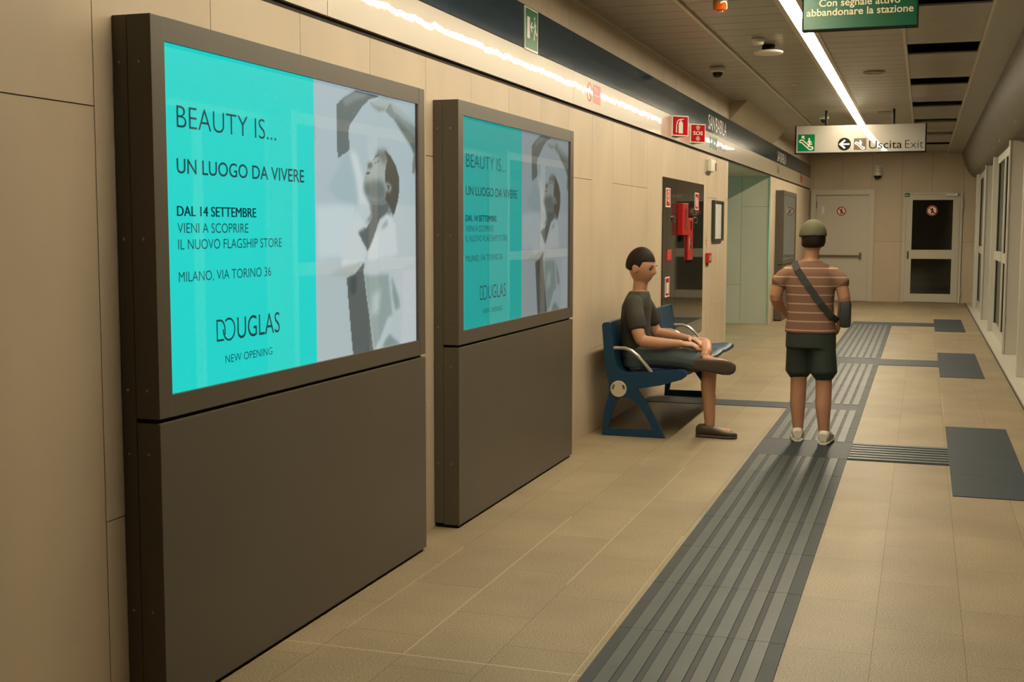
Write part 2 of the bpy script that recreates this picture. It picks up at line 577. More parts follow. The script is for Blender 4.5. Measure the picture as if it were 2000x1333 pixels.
# ------------------------------------------------------------------ the ceiling light
t = thing('ceiling_light', 'long bright linear ceiling light running the length of the platform', 'ceiling light', (1.26, 14.0, ZC))
LY0, LY1 = 2.6, 22.5
mb = MB()
for x0, x1 in ((LX0 - 0.035, LX0), (LX1, LX1 + 0.035)):
    mb.box(x0, x1, YB, YE, ZC - 0.006, ZC + 0.05)
mb.box(LX0, LX1, YB, YE, ZC + 0.03, ZC + 0.05)
obj('channel', mb, M_trim, t)
M_lamp = bpy.data.materials.new('lamp_diffuser')
M_lamp.use_nodes = True
nt = M_lamp.node_tree
nt.nodes.clear()
em = nt.nodes.new('ShaderNodeEmission')
em.inputs[0].default_value = (*STRIP_COL, 1)
em.inputs[1].default_value = STRIP_POWER
o_ = nt.nodes.new('ShaderNodeOutputMaterial')
nt.links.new(em.outputs[0], o_.inputs[0])
y = LY0
while y < LY1 - 0.01:
    y2 = min(y + 2.87, LY1)
    mb = MB(); mb.box(LX0 + 0.001, LX1 - 0.001, y + 0.003, y2 - 0.003, ZC - 0.002, ZC + 0.01)
    obj('diffuser', mb, M_lamp, t)
    y = y2

# ------------------------------------------------------------------ advertising totems
POLYS = [((196,214,218),6,[(0.019,0.561),(0.361,0.567),(0.356,0.369),(0.013,0.367)]),
 ((160,186,192),5,[(0.311,0.769),(0.339,0.723),(0.378,0.664),(0.396,0.567),(0.201,0.583),(0.11,0.624),(0.204,0.697),(0.248,0.742)]),
 ((205,218,218),6,[(0.311,0.765),(0.368,0.664),(0.396,0.567),(0.456,0.53),(0.54,0.531),(0.478,0.589),(0.439,0.666),(0.38,0.761)]),
 ((190,206,208),4,[(0.372,0.567),(0.52,0.57),(0.495,0.505),(0.415,0.486),(0.359,0.513)]),
 ((186,200,204),4,[(0.517,0.417),(0.69,0.568),(0.818,0.575),(1.007,0.578),(0.998,-0.006),(0.531,-0.001),(0.445,0.312)]),
 ((88,106,108),2,[(0.196,0.926),(0.253,0.953),(0.376,0.994),(0.529,0.995),(0.604,0.995),(0.577,0.985),(0.508,0.973),(0.445,0.944),(0.373,0.898),(0.313,0.861),(0.303,0.836),(0.311,0.773),(0.277,0.754),(0.243,0.75),(0.21,0.729),(0.201,0.751),(0.198,0.829),(0.195,0.891)]),
 ((120,138,138),5,[(0.253,0.951),(0.376,0.992),(0.508,0.993),(0.467,0.978),(0.355,0.952),(0.276,0.925)]),
 ((120,140,140),2,[(0.659,0.992),(0.714,0.976),(0.841,0.952),(0.961,0.918),(1.0,0.898),(0.998,0.777),(0.935,0.827),(0.839,0.874),(0.759,0.911),(0.669,0.94)]),
 ((86,104,104),4,[(0.759,0.924),(0.875,0.894),(1.0,0.862),(0.998,0.777),(0.941,0.823),(0.839,0.874)]),
 ((160,178,178),4,[(0.698,0.994),(0.76,0.976),(0.912,0.941),(0.998,0.921),(0.998,0.903),(0.864,0.924),(0.759,0.946)]),
 ((165,182,182),2,[(0.506,0.964),(0.55,0.966),(0.577,0.972),(0.604,0.989),(0.659,1.0),(0.704,0.998),(0.714,0.972),(0.669,0.945),(0.598,0.936),(0.549,0.945),(0.513,0.952)]),
 ((116,134,134),3,[(0.508,0.962),(0.56,0.952),(0.614,0.948),(0.669,0.955),(0.658,0.942),(0.598,0.936),(0.549,0.944)]),
 ((120,128,124),2,[(0.999,0.813),(0.968,0.766),(0.957,0.71),(0.982,0.704),(0.998,0.732)]),
 ((104,122,122),3,[(0.479,0.599),(0.542,0.59),(0.685,0.611),(0.717,0.532),(0.456,0.502),(0.509,0.53),(0.499,0.573)]),
 ((84,96,98),2,[(0.38,0.464),(0.398,0.484),(0.472,0.482),(0.525,0.519),(0.52,0.57),(0.785,0.575),(0.739,0.526),(0.696,0.566),(0.671,0.539),(0.597,0.513),(0.553,0.463),(0.517,0.422),(0.475,0.39)]),
 ((158,172,170),2,[(0.6,0.787),(0.567,0.771),(0.547,0.749),(0.541,0.733),(0.503,0.731),(0.483,0.717),(0.479,0.707),(0.466,0.696),(0.466,0.686),(0.445,0.673),(0.445,0.662),(0.438,0.642),(0.446,0.621),(0.473,0.599),(0.531,0.584),(0.606,0.583),(0.656,0.597),(0.685,0.632),(0.688,0.769)]),
 ((96,112,112),7,[(0.447,0.646),(0.501,0.66),(0.597,0.668),(0.658,0.653),(0.673,0.598),(0.606,0.581),(0.531,0.584),(0.473,0.599),(0.446,0.621)]),
 ((110,118,112),6,[(0.6,0.787),(0.677,0.788),(0.687,0.739),(0.632,0.733),(0.599,0.756),(0.556,0.758)]),
 ((60,66,64),3,[(0.49,0.73),(0.534,0.733),(0.525,0.719),(0.502,0.708),(0.481,0.709)]),
 ((56,66,66),2,[(0.55,0.732),(0.599,0.744),(0.601,0.74),(0.555,0.73)]),
 ((64,74,72),2,[(0.54,0.741),(0.556,0.758),(0.599,0.771),(0.602,0.766),(0.567,0.755)]),
 ((80,90,88),2,[(0.462,0.69),(0.502,0.698),(0.506,0.689),(0.47,0.682)]),
 ((66,68,60),2,[(0.655,0.789),(0.722,0.767),(0.778,0.731),(0.812,0.68),(0.811,0.627),(0.79,0.583),(0.754,0.534),(0.731,0.551),(0.706,0.566),(0.656,0.593),(0.679,0.632),(0.658,0.67),(0.664,0.717),(0.682,0.748)]),
 ((150,166,160),3,[(0.652,0.653),(0.686,0.66),(0.719,0.65),(0.728,0.64),(0.707,0.62),(0.679,0.628),(0.657,0.64)]),
 ((70,76,74),2,[(0.676,0.648),(0.702,0.652),(0.708,0.637),(0.691,0.63)]),
 ((168,182,178),3,[(0.121,0.311),(0.225,0.336),(0.378,0.353),(0.452,0.36),(0.349,0.305),(0.272,0.294)]),
 ((202,214,216),4,[(0.371,0.54),(0.472,0.486),(0.38,0.461),(0.447,0.404),(0.47,0.387),(0.446,0.353),(0.225,0.336),(0.228,0.433)]),
 ((205,216,218),3,[(0.517,0.417),(0.615,0.51),(0.677,0.539),(0.764,0.497),(0.788,0.37),(0.469,0.353),(0.475,0.387)]),
 ((150,172,172),3,[(0.614,0.47),(0.688,0.492),(0.676,0.516),(0.626,0.492)]),
 ((144,164,162),5,[(0.467,0.297),(0.685,0.297),(0.726,0.128),(0.668,0.117),(0.605,0.04),(0.532,0.001),(0.487,0.134),(0.439,0.303)]),
 ((176,196,198),6,[(0.512,0.216),(0.609,0.24),(0.583,0.147),(0.511,0.137)]),
 ((188,204,206),4,[(0.543,-0.0),(0.681,0.112),(0.725,0.124),(0.705,0.052),(0.617,0.006)]),
 ((128,152,148),3,[(0.604,0.004),(0.692,0.053),(0.808,0.002),(0.807,-0.006)]),
 ((136,158,156),4,[(0.72,0.289),(0.798,0.193),(0.81,0.153),(0.758,0.146),(0.727,0.206)]),
 ((196,206,210),5,[(0.852,0.3),(0.989,0.306),(0.995,-0.001),(0.821,0.001)]),
 ((84,94,94),2,[(0.272,0.294),(0.349,0.305),(0.442,0.35),(0.433,0.312),(0.45,0.247),(0.487,0.129),(0.523,-0.002),(0.325,-0.0),(0.31,0.072),(0.281,0.232)]),
 ((58,72,76),5,[(0.304,0.296),(0.365,0.301),(0.364,0.237),(0.33,0.225),(0.3,0.245)])]
def ad_picture():
    """the black-and-white photograph printed on the right half of the poster, rastered from outlines"""
    W, Hh = 132, 200
    U, V = np.meshgrid((np.arange(W) + 0.5) / W, (np.arange(Hh) + 0.5) / Hh)
    img = np.zeros((Hh, W, 3)) + np.array([174, 193, 198.0])
    img += (V[..., None] - 0.5) * np.array([-10, -4, 2.0])
    for col, bl, pts in POLYS:
        P = np.array(pts)
        inside = np.zeros(U.shape, bool)
        for i in range(len(P)):
            (x0, y0), (x1, y1) = P[i], P[(i + 1) % len(P)]
            if y0 != y1:
                c = ((y0 <= V) != (y1 <= V)) & (U < (x1 - x0) * (V - y0) / (y1 - y0) + x0)
                inside ^= c
        a = inside.astype(float)
        k = max(0, bl // 3)
        for _ in range(2):
            for ax in (0, 1):
                if k:
                    a = sum(np.roll(a, s, ax) for s in range(-k, k + 1)) / (2 * k + 1)
        img = img * (1 - a[..., None]) + np.array(col, float) * a[..., None]
    s = np.clip(img / 255, 0, 1)
    return np.where(s <= 0.04045, s / 12.92, ((s + 0.055) / 1.055) ** 2.4)

def emis(name, rgb, strength):
    return mat(name, rgb=(8, 8, 8), rough=0.6, spec=0.2, emit=rgb, estr=strength)

def pic_mat(name, strength):
    m = bpy.data.materials.new(name)
    m.use_nodes = True
    nt = m.node_tree
    b = nt.nodes['Principled BSDF']
    b.inputs['Base Color'].default_value = (0.02, 0.02, 0.02, 1)
    b.inputs['Roughness'].default_value = 0.6
    at = nt.nodes.new('ShaderNodeAttribute')
    at.attribute_name = 'print'
    nt.links.new(at.outputs['Color'], b.inputs['Emission Color'])
    b.inputs['Emission Strength'].default_value = strength
    return m

PIC = ad_picture()
TD = 0.1235
def totem(y1, label, on, n):
    L = 1.9221
    r = thing('advertising_totem', label, 'advertising display', (0.0, y1, 0.0), 'advertising totems along the left wall')
    zt, zs = 1.957, 0.8445
    mb = MB(); mb.box(0.002, 0.047, y1, y1 + L, 0.02, zt, 0.002)
    obj('back_frame', mb, M_totem, r)
    mb = MB(); mb.box(0.01, TD - 0.012, y1 + 0.012, y1 + L - 0.012, 0.0, 0.03)
    obj('plinth', mb, M_black, r)
    mb = MB(); mb.box(0.048, TD, y1, y1 + L, 0.014, zs - 0.006, 0.0025)
    obj('lower_panel', mb, M_totem, r)
    mb = MB(); mb.box(0.05, TD - 0.02, y1 + 0.01, y1 + L - 0.01, zs - 0.007, zs + 0.007)
    obj('shadow_gap', mb, M_black, r)
    s0, s1, q0, q1 = y1 + 0.0645, y1 + 1.8523, 0.9128, 1.8918
    mb = MB()
    mb.box(0.048, TD - 0.0004, s0 - 0.002, s1 + 0.0105, zs + 0.006, q0)
    mb.box(0.048, TD - 0.0004, s0 - 0.002, s1 + 0.0105, q1, zt)
    mb.box(0.048, TD, y1, s0, zs + 0.006, zt, 0.002)
    mb.box(0.048, TD, s1 + 0.012, y1 + L, zs + 0.006, zt, 0.002)
    mb.box(0.048, TD, s1, s1 + 0.0105, q0 - 0.01, q1 + 0.01)
    obj('display_housing', mb, M_totem, r)
    mb = MB()
    for z in (1.83, 1.35, 0.93, 0.75, 0.30):
        for x in (0.022, 0.085):
            mb2 = MB(); mb2.lathe([(0.0045, 0.0), (0.004, -0.002), (0.0005, -0.0025)], (x, y1 + 0.0005, z), 'y', 10)
            obj('screw', mb2, M_screw, r)
    # screen
    scr = 0.110
    div = y1 + 0.961
    if on:
        st = on
        mb = MB(); mb.box(0.06, scr, s0, div, q0, q1)
        sc = obj('screen', mb, emis('poster_teal_%d' % n, (22, 210, 202), st), r)
        sc['label'] = 'backlit turquoise half of the poster with lettering'
        key = 'pic_%d' % n
        W, Hh = PIC.shape[1], PIC.shape[0]
        ys = div + (s1 - div) * np.arange(W + 1) / W
        zs_ = q0 + (q1 - q0) * np.arange(Hh + 1) / Hh
        mb = MB()
        vs, fs = [], []
        for j in range(Hh):
            for i in range(W):
                vs.append((scr, div + (s1 - div) * i / (W - 1), q0 + (q1 - q0) * j / (Hh - 1)))
        for j in range(Hh - 1):
            for i in range(W - 1):
                k = j * W + i
                fs.append((k, k + 1, k + W + 1, k + W))
        mb.add(vs, fs)
        p = obj('poster_photograph', mb, pic_mat('poster_photo_%d' % n, st * 0.88), r)
        p['label'] = 'black and white photograph of a woman in a loose white shirt, arms raised'
        ca = p.data.color_attributes.new('print', 'FLOAT_COLOR', 'POINT')
        flat = np.ones((Hh * W, 4), np.float32)
        flat[:, :3] = PIC.reshape(-1, 3)
        ca.data.foreach_set('color', flat.ravel())
        f = on_x(scr + 0.0012)
        d = y1 - 2.887
        def line(*a):
            T = MB()
            if a[0].startswith('DAL'):
                for q in (-0.0011, -0.0005, 0.0005, 0.0011):
                    text(T, a[0], a[1] + q, a[2] + q, *a[3:])
            text(T, *a); obj('lettering', T, M_ink, sc)
        M_ink = mat('poster_ink', raw=(0.008, 0.03, 0.035), rough=0.6, spec=0.2, emit=(0, 62, 70), estr=0.6)
        line('BEAUTY IS...', 3.020 + d, 3.581 + d, 1.664, 0.061, f, -0.011)
        line('UN LUOGO DA VIVERE', 3.015 + d, 3.769 + d, 1.535, 0.042, f, 0.006)
        line('DAL 14 SETTEMBRE', 3.012 + d, 3.447 + d, 1.4145, 0.0285, f, 0.0)
        line('VIENI A SCOPRIRE', 3.012 + d, 3.398 + d, 1.3665, 0.028, f, -0.005)
        line('IL NUOVO FLAGSHIP STORE', 3.014 + d, 3.608 + d, 1.3195, 0.0285, f, -0.005)
        line('MILANO, VIA TORINO 36', 3.013 + d, 3.535 + d, 1.227, 0.0285, f, -0.005)
        line('NEW OPENING', 3.250 + d, 3.535 + d, 0.971, 0.0235, f, -0.005)
        line('UGLAS', 3.322 + d, 3.586 + d, 1.040, 0.066, f, -0.004)
        T = MB()
        # interlocked D and O of the wordmark
        z0, z1 = 1.040, 1.106
        hw = 0.0062
        T.stroke([(3.2445 + d, z0 + 0.003), (3.207 + d, z0 + 0.003), (3.207 + d, z1 - 0.003), (3.228 + d, z1 - 0.003), (3.240 + d, z1 - 0.008), (3.2485 + d, z1 - 0.019), (3.2515 + d, z1 - 0.034), (3.2505 + d, z1 - 0.049)], hw, f)
        zc = (z0 + z1) / 2
        T.stroke([(3.274 + d + 0.033 * math.cos(a), zc + 0.0325 * math.sin(a)) for a in [math.radians(q) for q in range(128, -226, -12)]][0:2] + [(3.274 + d + 0.033 * math.cos(math.radians(q)), zc + 0.0325 * math.sin(math.radians(q))) for q in range(104, -192, -12)], hw, f)
        obj('wordmark_letters', T, M_ink, sc)
    else:
        mb = MB(); mb.box(0.06, scr, s0, s1, q0, q1)
        sc = obj('screen', mb, emis('screen_grey', (120, 124, 106), 0.55), r)
        T = MB(); T.disc(y1 + 0.50, 1.655, 0.085, on_x(scr + 0.001))  # pale disc with dark ring and figure drawn on the screen
        o = obj('round_mark', T, M_signwhite, sc)
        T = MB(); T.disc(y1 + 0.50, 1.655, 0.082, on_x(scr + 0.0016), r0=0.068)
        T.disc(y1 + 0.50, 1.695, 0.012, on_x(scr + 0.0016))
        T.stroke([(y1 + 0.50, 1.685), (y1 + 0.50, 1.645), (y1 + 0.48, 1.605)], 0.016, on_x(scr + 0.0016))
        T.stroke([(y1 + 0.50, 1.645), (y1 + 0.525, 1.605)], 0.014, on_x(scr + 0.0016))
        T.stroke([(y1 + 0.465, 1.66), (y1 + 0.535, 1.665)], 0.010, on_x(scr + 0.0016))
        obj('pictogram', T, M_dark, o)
    mb = MB(); mb.box(scr + 0.004, scr + 0.0075, s0, s1, q0, q1)
    obj('glass_pane', mb, glass_mat('screen_glass', gain=0.6), r)
    return r

totem(2.887, 'nearest large bronze advertising totem with bright turquoise backlit poster', 1.08, 1)
totem(5.2027, 'second bronze advertising totem with dimmer turquoise poster, beside the blue bench', 0.60, 2)
totem(18.785, 'far bronze totem with grey blank screen, past the passage', 0, 3)

# ------------------------------------------------------------------ tactile paving
RX0, RX1 = 1.1522, 1.7175
# long strip: base, raised ribs
ZT = 0.004
cuts = [(7.54, 8.136), (9.61, 9.92), (13.0, 13.60)]
secs = [(YB, 7.539, 'long ribbed tactile guide strip in the foreground, up to the person in the cap'),
        (8.137, 9.609, 'short ribbed tactile strip section just behind the standing person'),
        (9.921, 12.999, 'ribbed tactile strip section between the bench crossbar and the middle pad crossbar'),
        (13.601, 18.419, 'farthest ribbed tactile strip section, ending at the last crossbar')]
for s0, s1, lb in secs:
    t = thing('tactile_strip', lb, 'tactile paving', ((RX0 + RX1) / 2, (s0 + s1) / 2, 0.0), 'tactile guide strip sections')
    k0 = math.ceil((s0 - 4.645) / 0.5852 + 0.03)
    ys = [s0]
    while 4.645 + k0 * 0.5852 < s1 - 0.02:
        ys.append(4.645 + k0 * 0.5852); k0 += 1
    ys.append(s1)
    mb = MB()
    mb.box(RX0, RX1, s0, s1, 0.0, ZT)
    obj('base_tiles', mb, M_tacb, t)
    for i in range(7):
        x = RX0 + 0.0442 + i * 0.0704
        ribs = MB()
        for p, q in zip(ys, ys[1:]):
            vs = [(x + 0.0012, p + 0.0010, ZT), (x + 0.0495, p + 0.0010, ZT), (x + 0.0485, p + 0.0010, ZT + 0.0025), (x + 0.0022, p + 0.0010, ZT + 0.0025)]
            vs = vs + [(u, q - 0.0010, v) for u, _, v in vs]
            ribs.add(vs, [(0, 1, 2, 3), (7, 6, 5, 4), (0, 4, 5, 1), (1, 5, 6, 2), (2, 6, 7, 3), (3, 7, 4, 0)])
        obj('raised_rib', ribs, M_tacl, t)
    mb = MB()
    for i in range(7):
        x = RX0 + 0.0442 + i * 0.0704
        mb.box(x - 0.0012, x + 0.0012, s0, s1, ZT, ZT + 0.0006)
    for q in ys[1:-1]:
        mb.box(RX0, RX1, q - 0.001, q + 0.001, ZT, ZT + 0.0006)
    obj('tile_joints', mb, M_black, t)

def crossbar(x0, x1, y0, y1, label, ribbed=False):
    r = thing('tactile_crossbar', label, 'tactile paving', ((x0 + x1) / 2, (y0 + y1) / 2, 0.0))
    mb = MB(); mb.box(x0, x1, y0, y1, 0.0, ZT)
    obj('base_plate', mb, M_tacb if ribbed else M_pad, r)
    if ribbed:
        mb = MB()
        n = 7
        p = (y1 - y0) / n
        for i in range(n):
            a = y0 + p * i + p * 0.18
            mb.box(x0 + 0.003, x1 - 0.003, a, a + p * 0.60, ZT, ZT + 0.005)
        obj('raised_ribs', mb, M_tacl, r)
    return r
crossbar(RX1, 2.298, 7.54, 8.136, 'ribbed tactile crossbar leading to the nearest floor pad', True)
mb = MB(); mb.box(RX0, RX1 - 0.001, 7.54, 8.136, 0, ZT + 0.001)
tag(obj('tactile_plate', mb, M_pad, loc=((RX0 + RX1) / 2, 7.84, 0)), 'flat blue-grey tactile plate under the standing person', 'tactile paving')
crossbar(0.01, RX1, 9.61, 9.92, 'smooth dark tactile crossbar running from the bench to the guide strip')
crossbar(RX0, 2.298, 13.0, 13.60, 'smooth tactile crossbar leading to the middle floor pad')
crossbar(RX0, 2.298, 18.42, 19.05, 'smooth tactile crossbar leading to the farthest floor pad')
for (a, b), lb in zip(((6.672, 9.046), (12.10, 14.50), (17.54, 19.94)),
                      ('nearest blue-grey rectangular floor pad in front of the screen doors', 'middle blue-grey rectangular floor pad in front of the screen doors', 'farthest blue-grey rectangular floor pad in front of the screen doors')):
    mb = MB()
    n = 4
    for k in range(n):
        mb.box(2.298, 2.6926, a + (b - a) * k / n + 0.0008, a + (b - a) * (k + 1) / n - 0.0008, 0, ZT)
    tag(obj('floor_pad', mb, M_pad, loc=(2.495, (a + b) / 2, 0)), lb, 'floor pad', 'floor pads by the screen doors')

# ------------------------------------------------------------------ platform screen doors
M_glass = glass_mat('platform_glass', tint=(0.75, 0.78, 0.74), ior=1.5)
M_gask = mat('gasket_black', (22, 22, 20), rough=0.5)
def frame_pane(r, x, y0, y1, z0, z1, fw=0.07, rail=None):
    mb = MB()
    mb.box(x, x + 0.05, y0, y0 + fw, z0, z1); mb.box(x, x + 0.05, y1 - fw, y1, z0, z1)
    mb.box(x, x + 0.05, y0 + fw, y1 - fw, z0, z0 + 0.12); mb.box(x, x + 0.05, y0 + fw, y1 - fw, z1 - 0.10, z1)
    obj('frame', mb, M_psd, r)
    mb = MB(); mb.box(x + 0.012, x + 0.040, y0 + fw, y0 + fw + 0.02, z0 + 0.12, z1 - 0.1); mb.box(x + 0.012, x + 0.040, y1 - fw - 0.02, y1 - fw, z0 + 0.12, z1 - 0.1)
    obj('gasket', mb, M_gask, r)
    mb = MB(); mb.box(x + 0.022, x + 0.030, y0 + fw, y1 - fw, z0 + 0.12, z1 - 0.10)
    obj('glass_pane', mb, M_glass, r)
    if rail:
        mb = MB(); mb.box(x - 0.012, x + 0.03, y0 + fw, y1 - fw, rail - 0.055, rail + 0.055)
        obj('push_rail', mb, M_psd, r)
YC = [2.43 + 5.43 * k for k in range(5)]
plab = {3: ('pale door post beside the wide deep post', 'wide pale deep post at the near side of the glass screen')}
for k, yc in enumerate(YC):
    for s, nm in ((-1, 'near'), (1, 'far')):
        y0 = yc + s * 1.10
        if y0 > YE - 0.1:
            continue
        wide = s == 1
        nth = ['behind the viewer', 'next to the nearest floor pad', 'next to the middle floor pad', 'next to the farthest floor pad', 'in the far corner'][k]
        r = thing('screen_door_post', 'pale %s post on the %s side of the doorway %s' % ('wide' if wide else 'slim', nm, nth), 'door post', (3.02, y0, 0.022), 'screen door posts')
        mb = MB()
        if wide:
            mb.box(2.962, 2.985, y0 - 0.045, y0 + 0.045, 0.022, 2.339, 0.008)
        else:
            mb.box(2.962, 3.05, y0 - 0.03, y0 + 0.03, 0.022, 2.339, 0.008)
        obj('post_face', mb, M_psd, r)
        mb = MB()
        if wide:
            mb.box(2.986, 3.24, y0 - 0.035, y0 + 0.045, 0.022, 2.339, 0.004)
        else:
            mb.box(3.051, 3.15, y0 - 0.02, y0 + 0.03, 0.022, 2.339, 0.004)
        obj('post_body', mb, M_psd, r)
    # sliding leaves
    for s in (-1, 1):
        a, b = (yc - 1.04, yc - 0.005) if s < 0 else (yc + 0.005, yc + 1.04)
        b = min(b, YE - 0.02)
        if a > YE - 0.3: continue
        nth = ['behind the viewer', 'facing the nearest floor pad', 'facing the middle floor pad', 'facing the farthest floor pad', 'in the far corner'][k]
        r = thing('sliding_screen_door', 'framed glass sliding leaf %s, %s half' % (nth, 'near' if s < 0 else 'far'), 'glass door', (3.13, (a + b) / 2, 0.022), 'sliding platform screen doors')
        frame_pane(r, 3.16, a, b, 0.024, 2.338, 0.06)
    # fixed panels up to the next opening
    p0, p1 = yc + 1.15, min(yc + 5.43 - 1.13, YE)
    n = 2
    for q in range(n):
        a = p0 + (p1 - p0) * q / n + 0.004
        b = p0 + (p1 - p0) * (q + 1) / n - 0.004
        if b - a < 0.3: continue
        nth = ['behind the viewer', 'between nearest and middle floor pads', 'between middle and farthest floor pads', 'beyond the farthest floor pad', 'in the corner'][k]
        r = thing('emergency_screen_door', 'fixed framed glass panel with push rail %s, %s of two' % (nth, ('nearer', 'farther')[q]), 'glass panel', (3.03, (a + b) / 2, 0.022), 'fixed platform screen panels')
        frame_pane(r, XR, a, b, 0.024, 2.338, 0.09, 1.04)

# ------------------------------------------------------------------ doors in the end wall
def noentry(parent, u, v, r, f0, f1, f2):
    T = MB(); T.disc(u, v, r, f0)
    s = obj('prohibition_sticker', T, M_signwhite, parent)
    T = MB(); T.disc(u, v, r * 0.98, f1, r0=r * 0.76)
    T.stroke([(u - r * 0.6, v + r * 0.6), (u + r * 0.6, v - r * 0.6)], r * 0.17, f1)
    obj('red_ring', T, M_red, s)
    T = MB(); T.disc(u, v + r * 0.42, r * 0.15, f2)
    T.stroke([(u, v + r * 0.28), (u, v - r * 0.1), (u - r * 0.25, v - r * 0.58)], r * 0.2, f2)
    T.stroke([(u, v - r * 0.1), (u + r * 0.28, v - r * 0.55)], r * 0.18, f2)
    T.stroke([(u - r * 0.4, v + r * 0.02), (u, v + r * 0.2), (u + r * 0.4, v + r * 0.02)], r * 0.12, f2)
    obj('pictogram', T, M_dark, s)
r = sthing('door_1', 'plain cream service door with black panic bar in the far wall', 'door', (0.62, YE, 0.0))
mb = MB()
x0, x1, zt = 0.03, 1.21, 2.135
mb.box(x0, x0 + 0.10, YE - 0.075, YE + 0.01, 0, zt); mb.box(x1 - 0.10, x1, YE - 0.075, YE + 0.01, 0, zt); mb.box(x0 + 0.10, x1 - 0.10, YE - 0.075, YE + 0.01, zt - 0.10, zt)
obj('door_frame', mb, M_doorw, r)
mb = MB(); mb.box(x0 + 0.105, x1 - 0.105, YE - 0.02, YE + 0.01, 0.008, zt - 0.105)
lf = obj('door_leaf', mb, M_doorw, r)
mb = MB(); mb.box(0.20, 0.96, YE - 0.085, YE - 0.06, 0.855, 0.885, 0.005); mb.box(0.955, 0.99, YE - 0.09, YE - 0.02, 0.81, 0.935, 0.005); mb.box(0.17, 0.205, YE - 0.09, YE - 0.02, 0.81, 0.935, 0.005)
obj('panic_bar', mb, mat('panic_bar_grey', (92, 78, 58), rough=0.4), lf)
mb = MB()
for z in (0.25, 1.05, 1.85):
    mb.box(0.125, 0.145, YE - 0.045, YE - 0.02, z - 0.07, z + 0.07)
obj('hinges', mb, mat('hinge_grey', (110, 100, 80), rough=0.4), lf)
mb = MB(); mb.box(0.235, 0.285, YE - 0.0225, YE - 0.0205, 1.68, 1.82)
obj('paper_notice', mb, M_white, lf)
noentry(lf, 0.603, 1.725, 0.088, on_y(YE - 0.0215), on_y(YE - 0.0222), on_y(YE - 0.0229))

r = sthing('door_2', 'cream framed door with two dark glass panes in the far wall', 'door', (2.26, YE, 0.0))
x0, x1, zt = 1.74, 2.79, 2.075
mb = MB()
mb.box(x0, x0 + 0.045, YE - 0.03, YE + 0.01, 0, zt); mb.box(x1 - 0.045, x1, YE - 0.03, YE + 0.01, 0, zt); mb.box(x0 + 0.045, x1 - 0.045, YE - 0.03, YE + 0.01, zt - 0.045, zt)
obj('door_frame', mb, M_doorw, r)
a, b = x0 + 0.05, x1 - 0.05
g0, g1 = 1.90, 2.62
mb = MB()
mb.box(a, g0, YE - 0.022, YE + 0.008, 0.01, zt - 0.05); mb.box(g1, b, YE - 0.022, YE + 0.008, 0.01, zt - 0.05)
mb.box(g0, g1, YE - 0.022, YE + 0.008, 0.01, 0.165); mb.box(g0, g1, YE - 0.022, YE + 0.008, 0.825, 0.995); mb.box(g0, g1, YE - 0.022, YE + 0.008, 1.93, zt - 0.05)
lf = obj('door_leaf', mb, M_doorw, r)
M_dg = mat('dark_door_glass', raw=(0.012, 0.011, 0.008), rough=0.05, spec=0.5)
mb = MB(); mb.box(g0, g1, YE - 0.008, YE - 0.004, 0.165, 0.825)
obj('glass_pane', mb, M_dg, lf)
mb = MB(); mb.box(g0, g1, YE - 0.008, YE - 0.004, 0.995, 1.93)
gp = obj('glass_pane', mb, M_dg, lf)
noentry(lf, 2.252, 1.73, 0.098, on_y(YE - 0.0092), on_y(YE - 0.0099), on_y(YE - 0.0106))
mb = MB(); mb.box(2.49, 2.70, YE - 0.085, YE - 0.023, 2.0, 2.05, 0.006); mb.tube([(2.69, YE - 0.06, 2.06), (2.58, YE - 0.13, 2.06), (2.46, YE - 0.05, 2.06)], 0.008, 6)
obj('door_closer', mb, M_white, lf)
mb = MB(); mb.box(1.825, 1.855, YE - 0.03, YE - 0.022, 0.82, 0.97, 0.003); mb.tube([(1.84, YE - 0.03, 0.93), (1.84, YE - 0.065, 0.93), (1.84, YE - 0.07, 0.88), (1.84, YE - 0.065, 0.84), (1.84, YE - 0.03, 0.84)], 0.009, 8)
obj('door_handle', mb, mat('handle_grey', (95, 88, 72), rough=0.3, metal=0.6), lf)
T = MB(); T.box(1.755, 1.845, YE - 0.0335, YE - 0.031, 1.99, 2.06)
o = obj('green_label', T, M_green, r)
T = MB(); T.stroke([(1.78, 2.035), (1.775, 2.015), (1.82, 2.015), (1.815, 2.035)], 0.008, on_y(YE - 0.0345))
obj('pictogram', T, M_signwhite, o)
mb = MB()
for z in (0.22, 1.85): mb.box(2.775, 2.80, YE - 0.05, YE - 0.03, z - 0.07, z + 0.07)
obj('hinges', mb, M_doorw, r)

# security camera on the end wall
r = thing('security_camera', 'white bracket security camera high on the far wall', 'camera', (1.258, YE, 2.45), 'security cameras')
mb = MB(); mb.box(1.19, 1.325, YE - 0.02, YE - 0.001, 2.43, 2.59, 0.004)
obj('wall_plate', mb, M_white, r)
mb = MB(); mb.lathe([(0.05, 0.12), (0.06, 0.10), (0.06, 0.03), (0.078, 0.02), (0.08, -0.03), (0.082, -0.05)], (1.258, YE - 0.11, 2.44), 'z', 20); mb.box(1.22, 1.296, YE - 0.11, YE - 0.018, 2.49, 2.55, 0.004)
obj('housing', mb, M_white, r, smooth=True)
mb = MB(); mb.lathe([(0.074, -0.05), (0.068, -0.08), (0.05, -0.105), (0.02, -0.118)], (1.258, YE - 0.11, 2.44), 'z', 20)
obj('dome', mb, mat('dome_black', (18, 17, 15), rough=0.12), r, smooth=True)

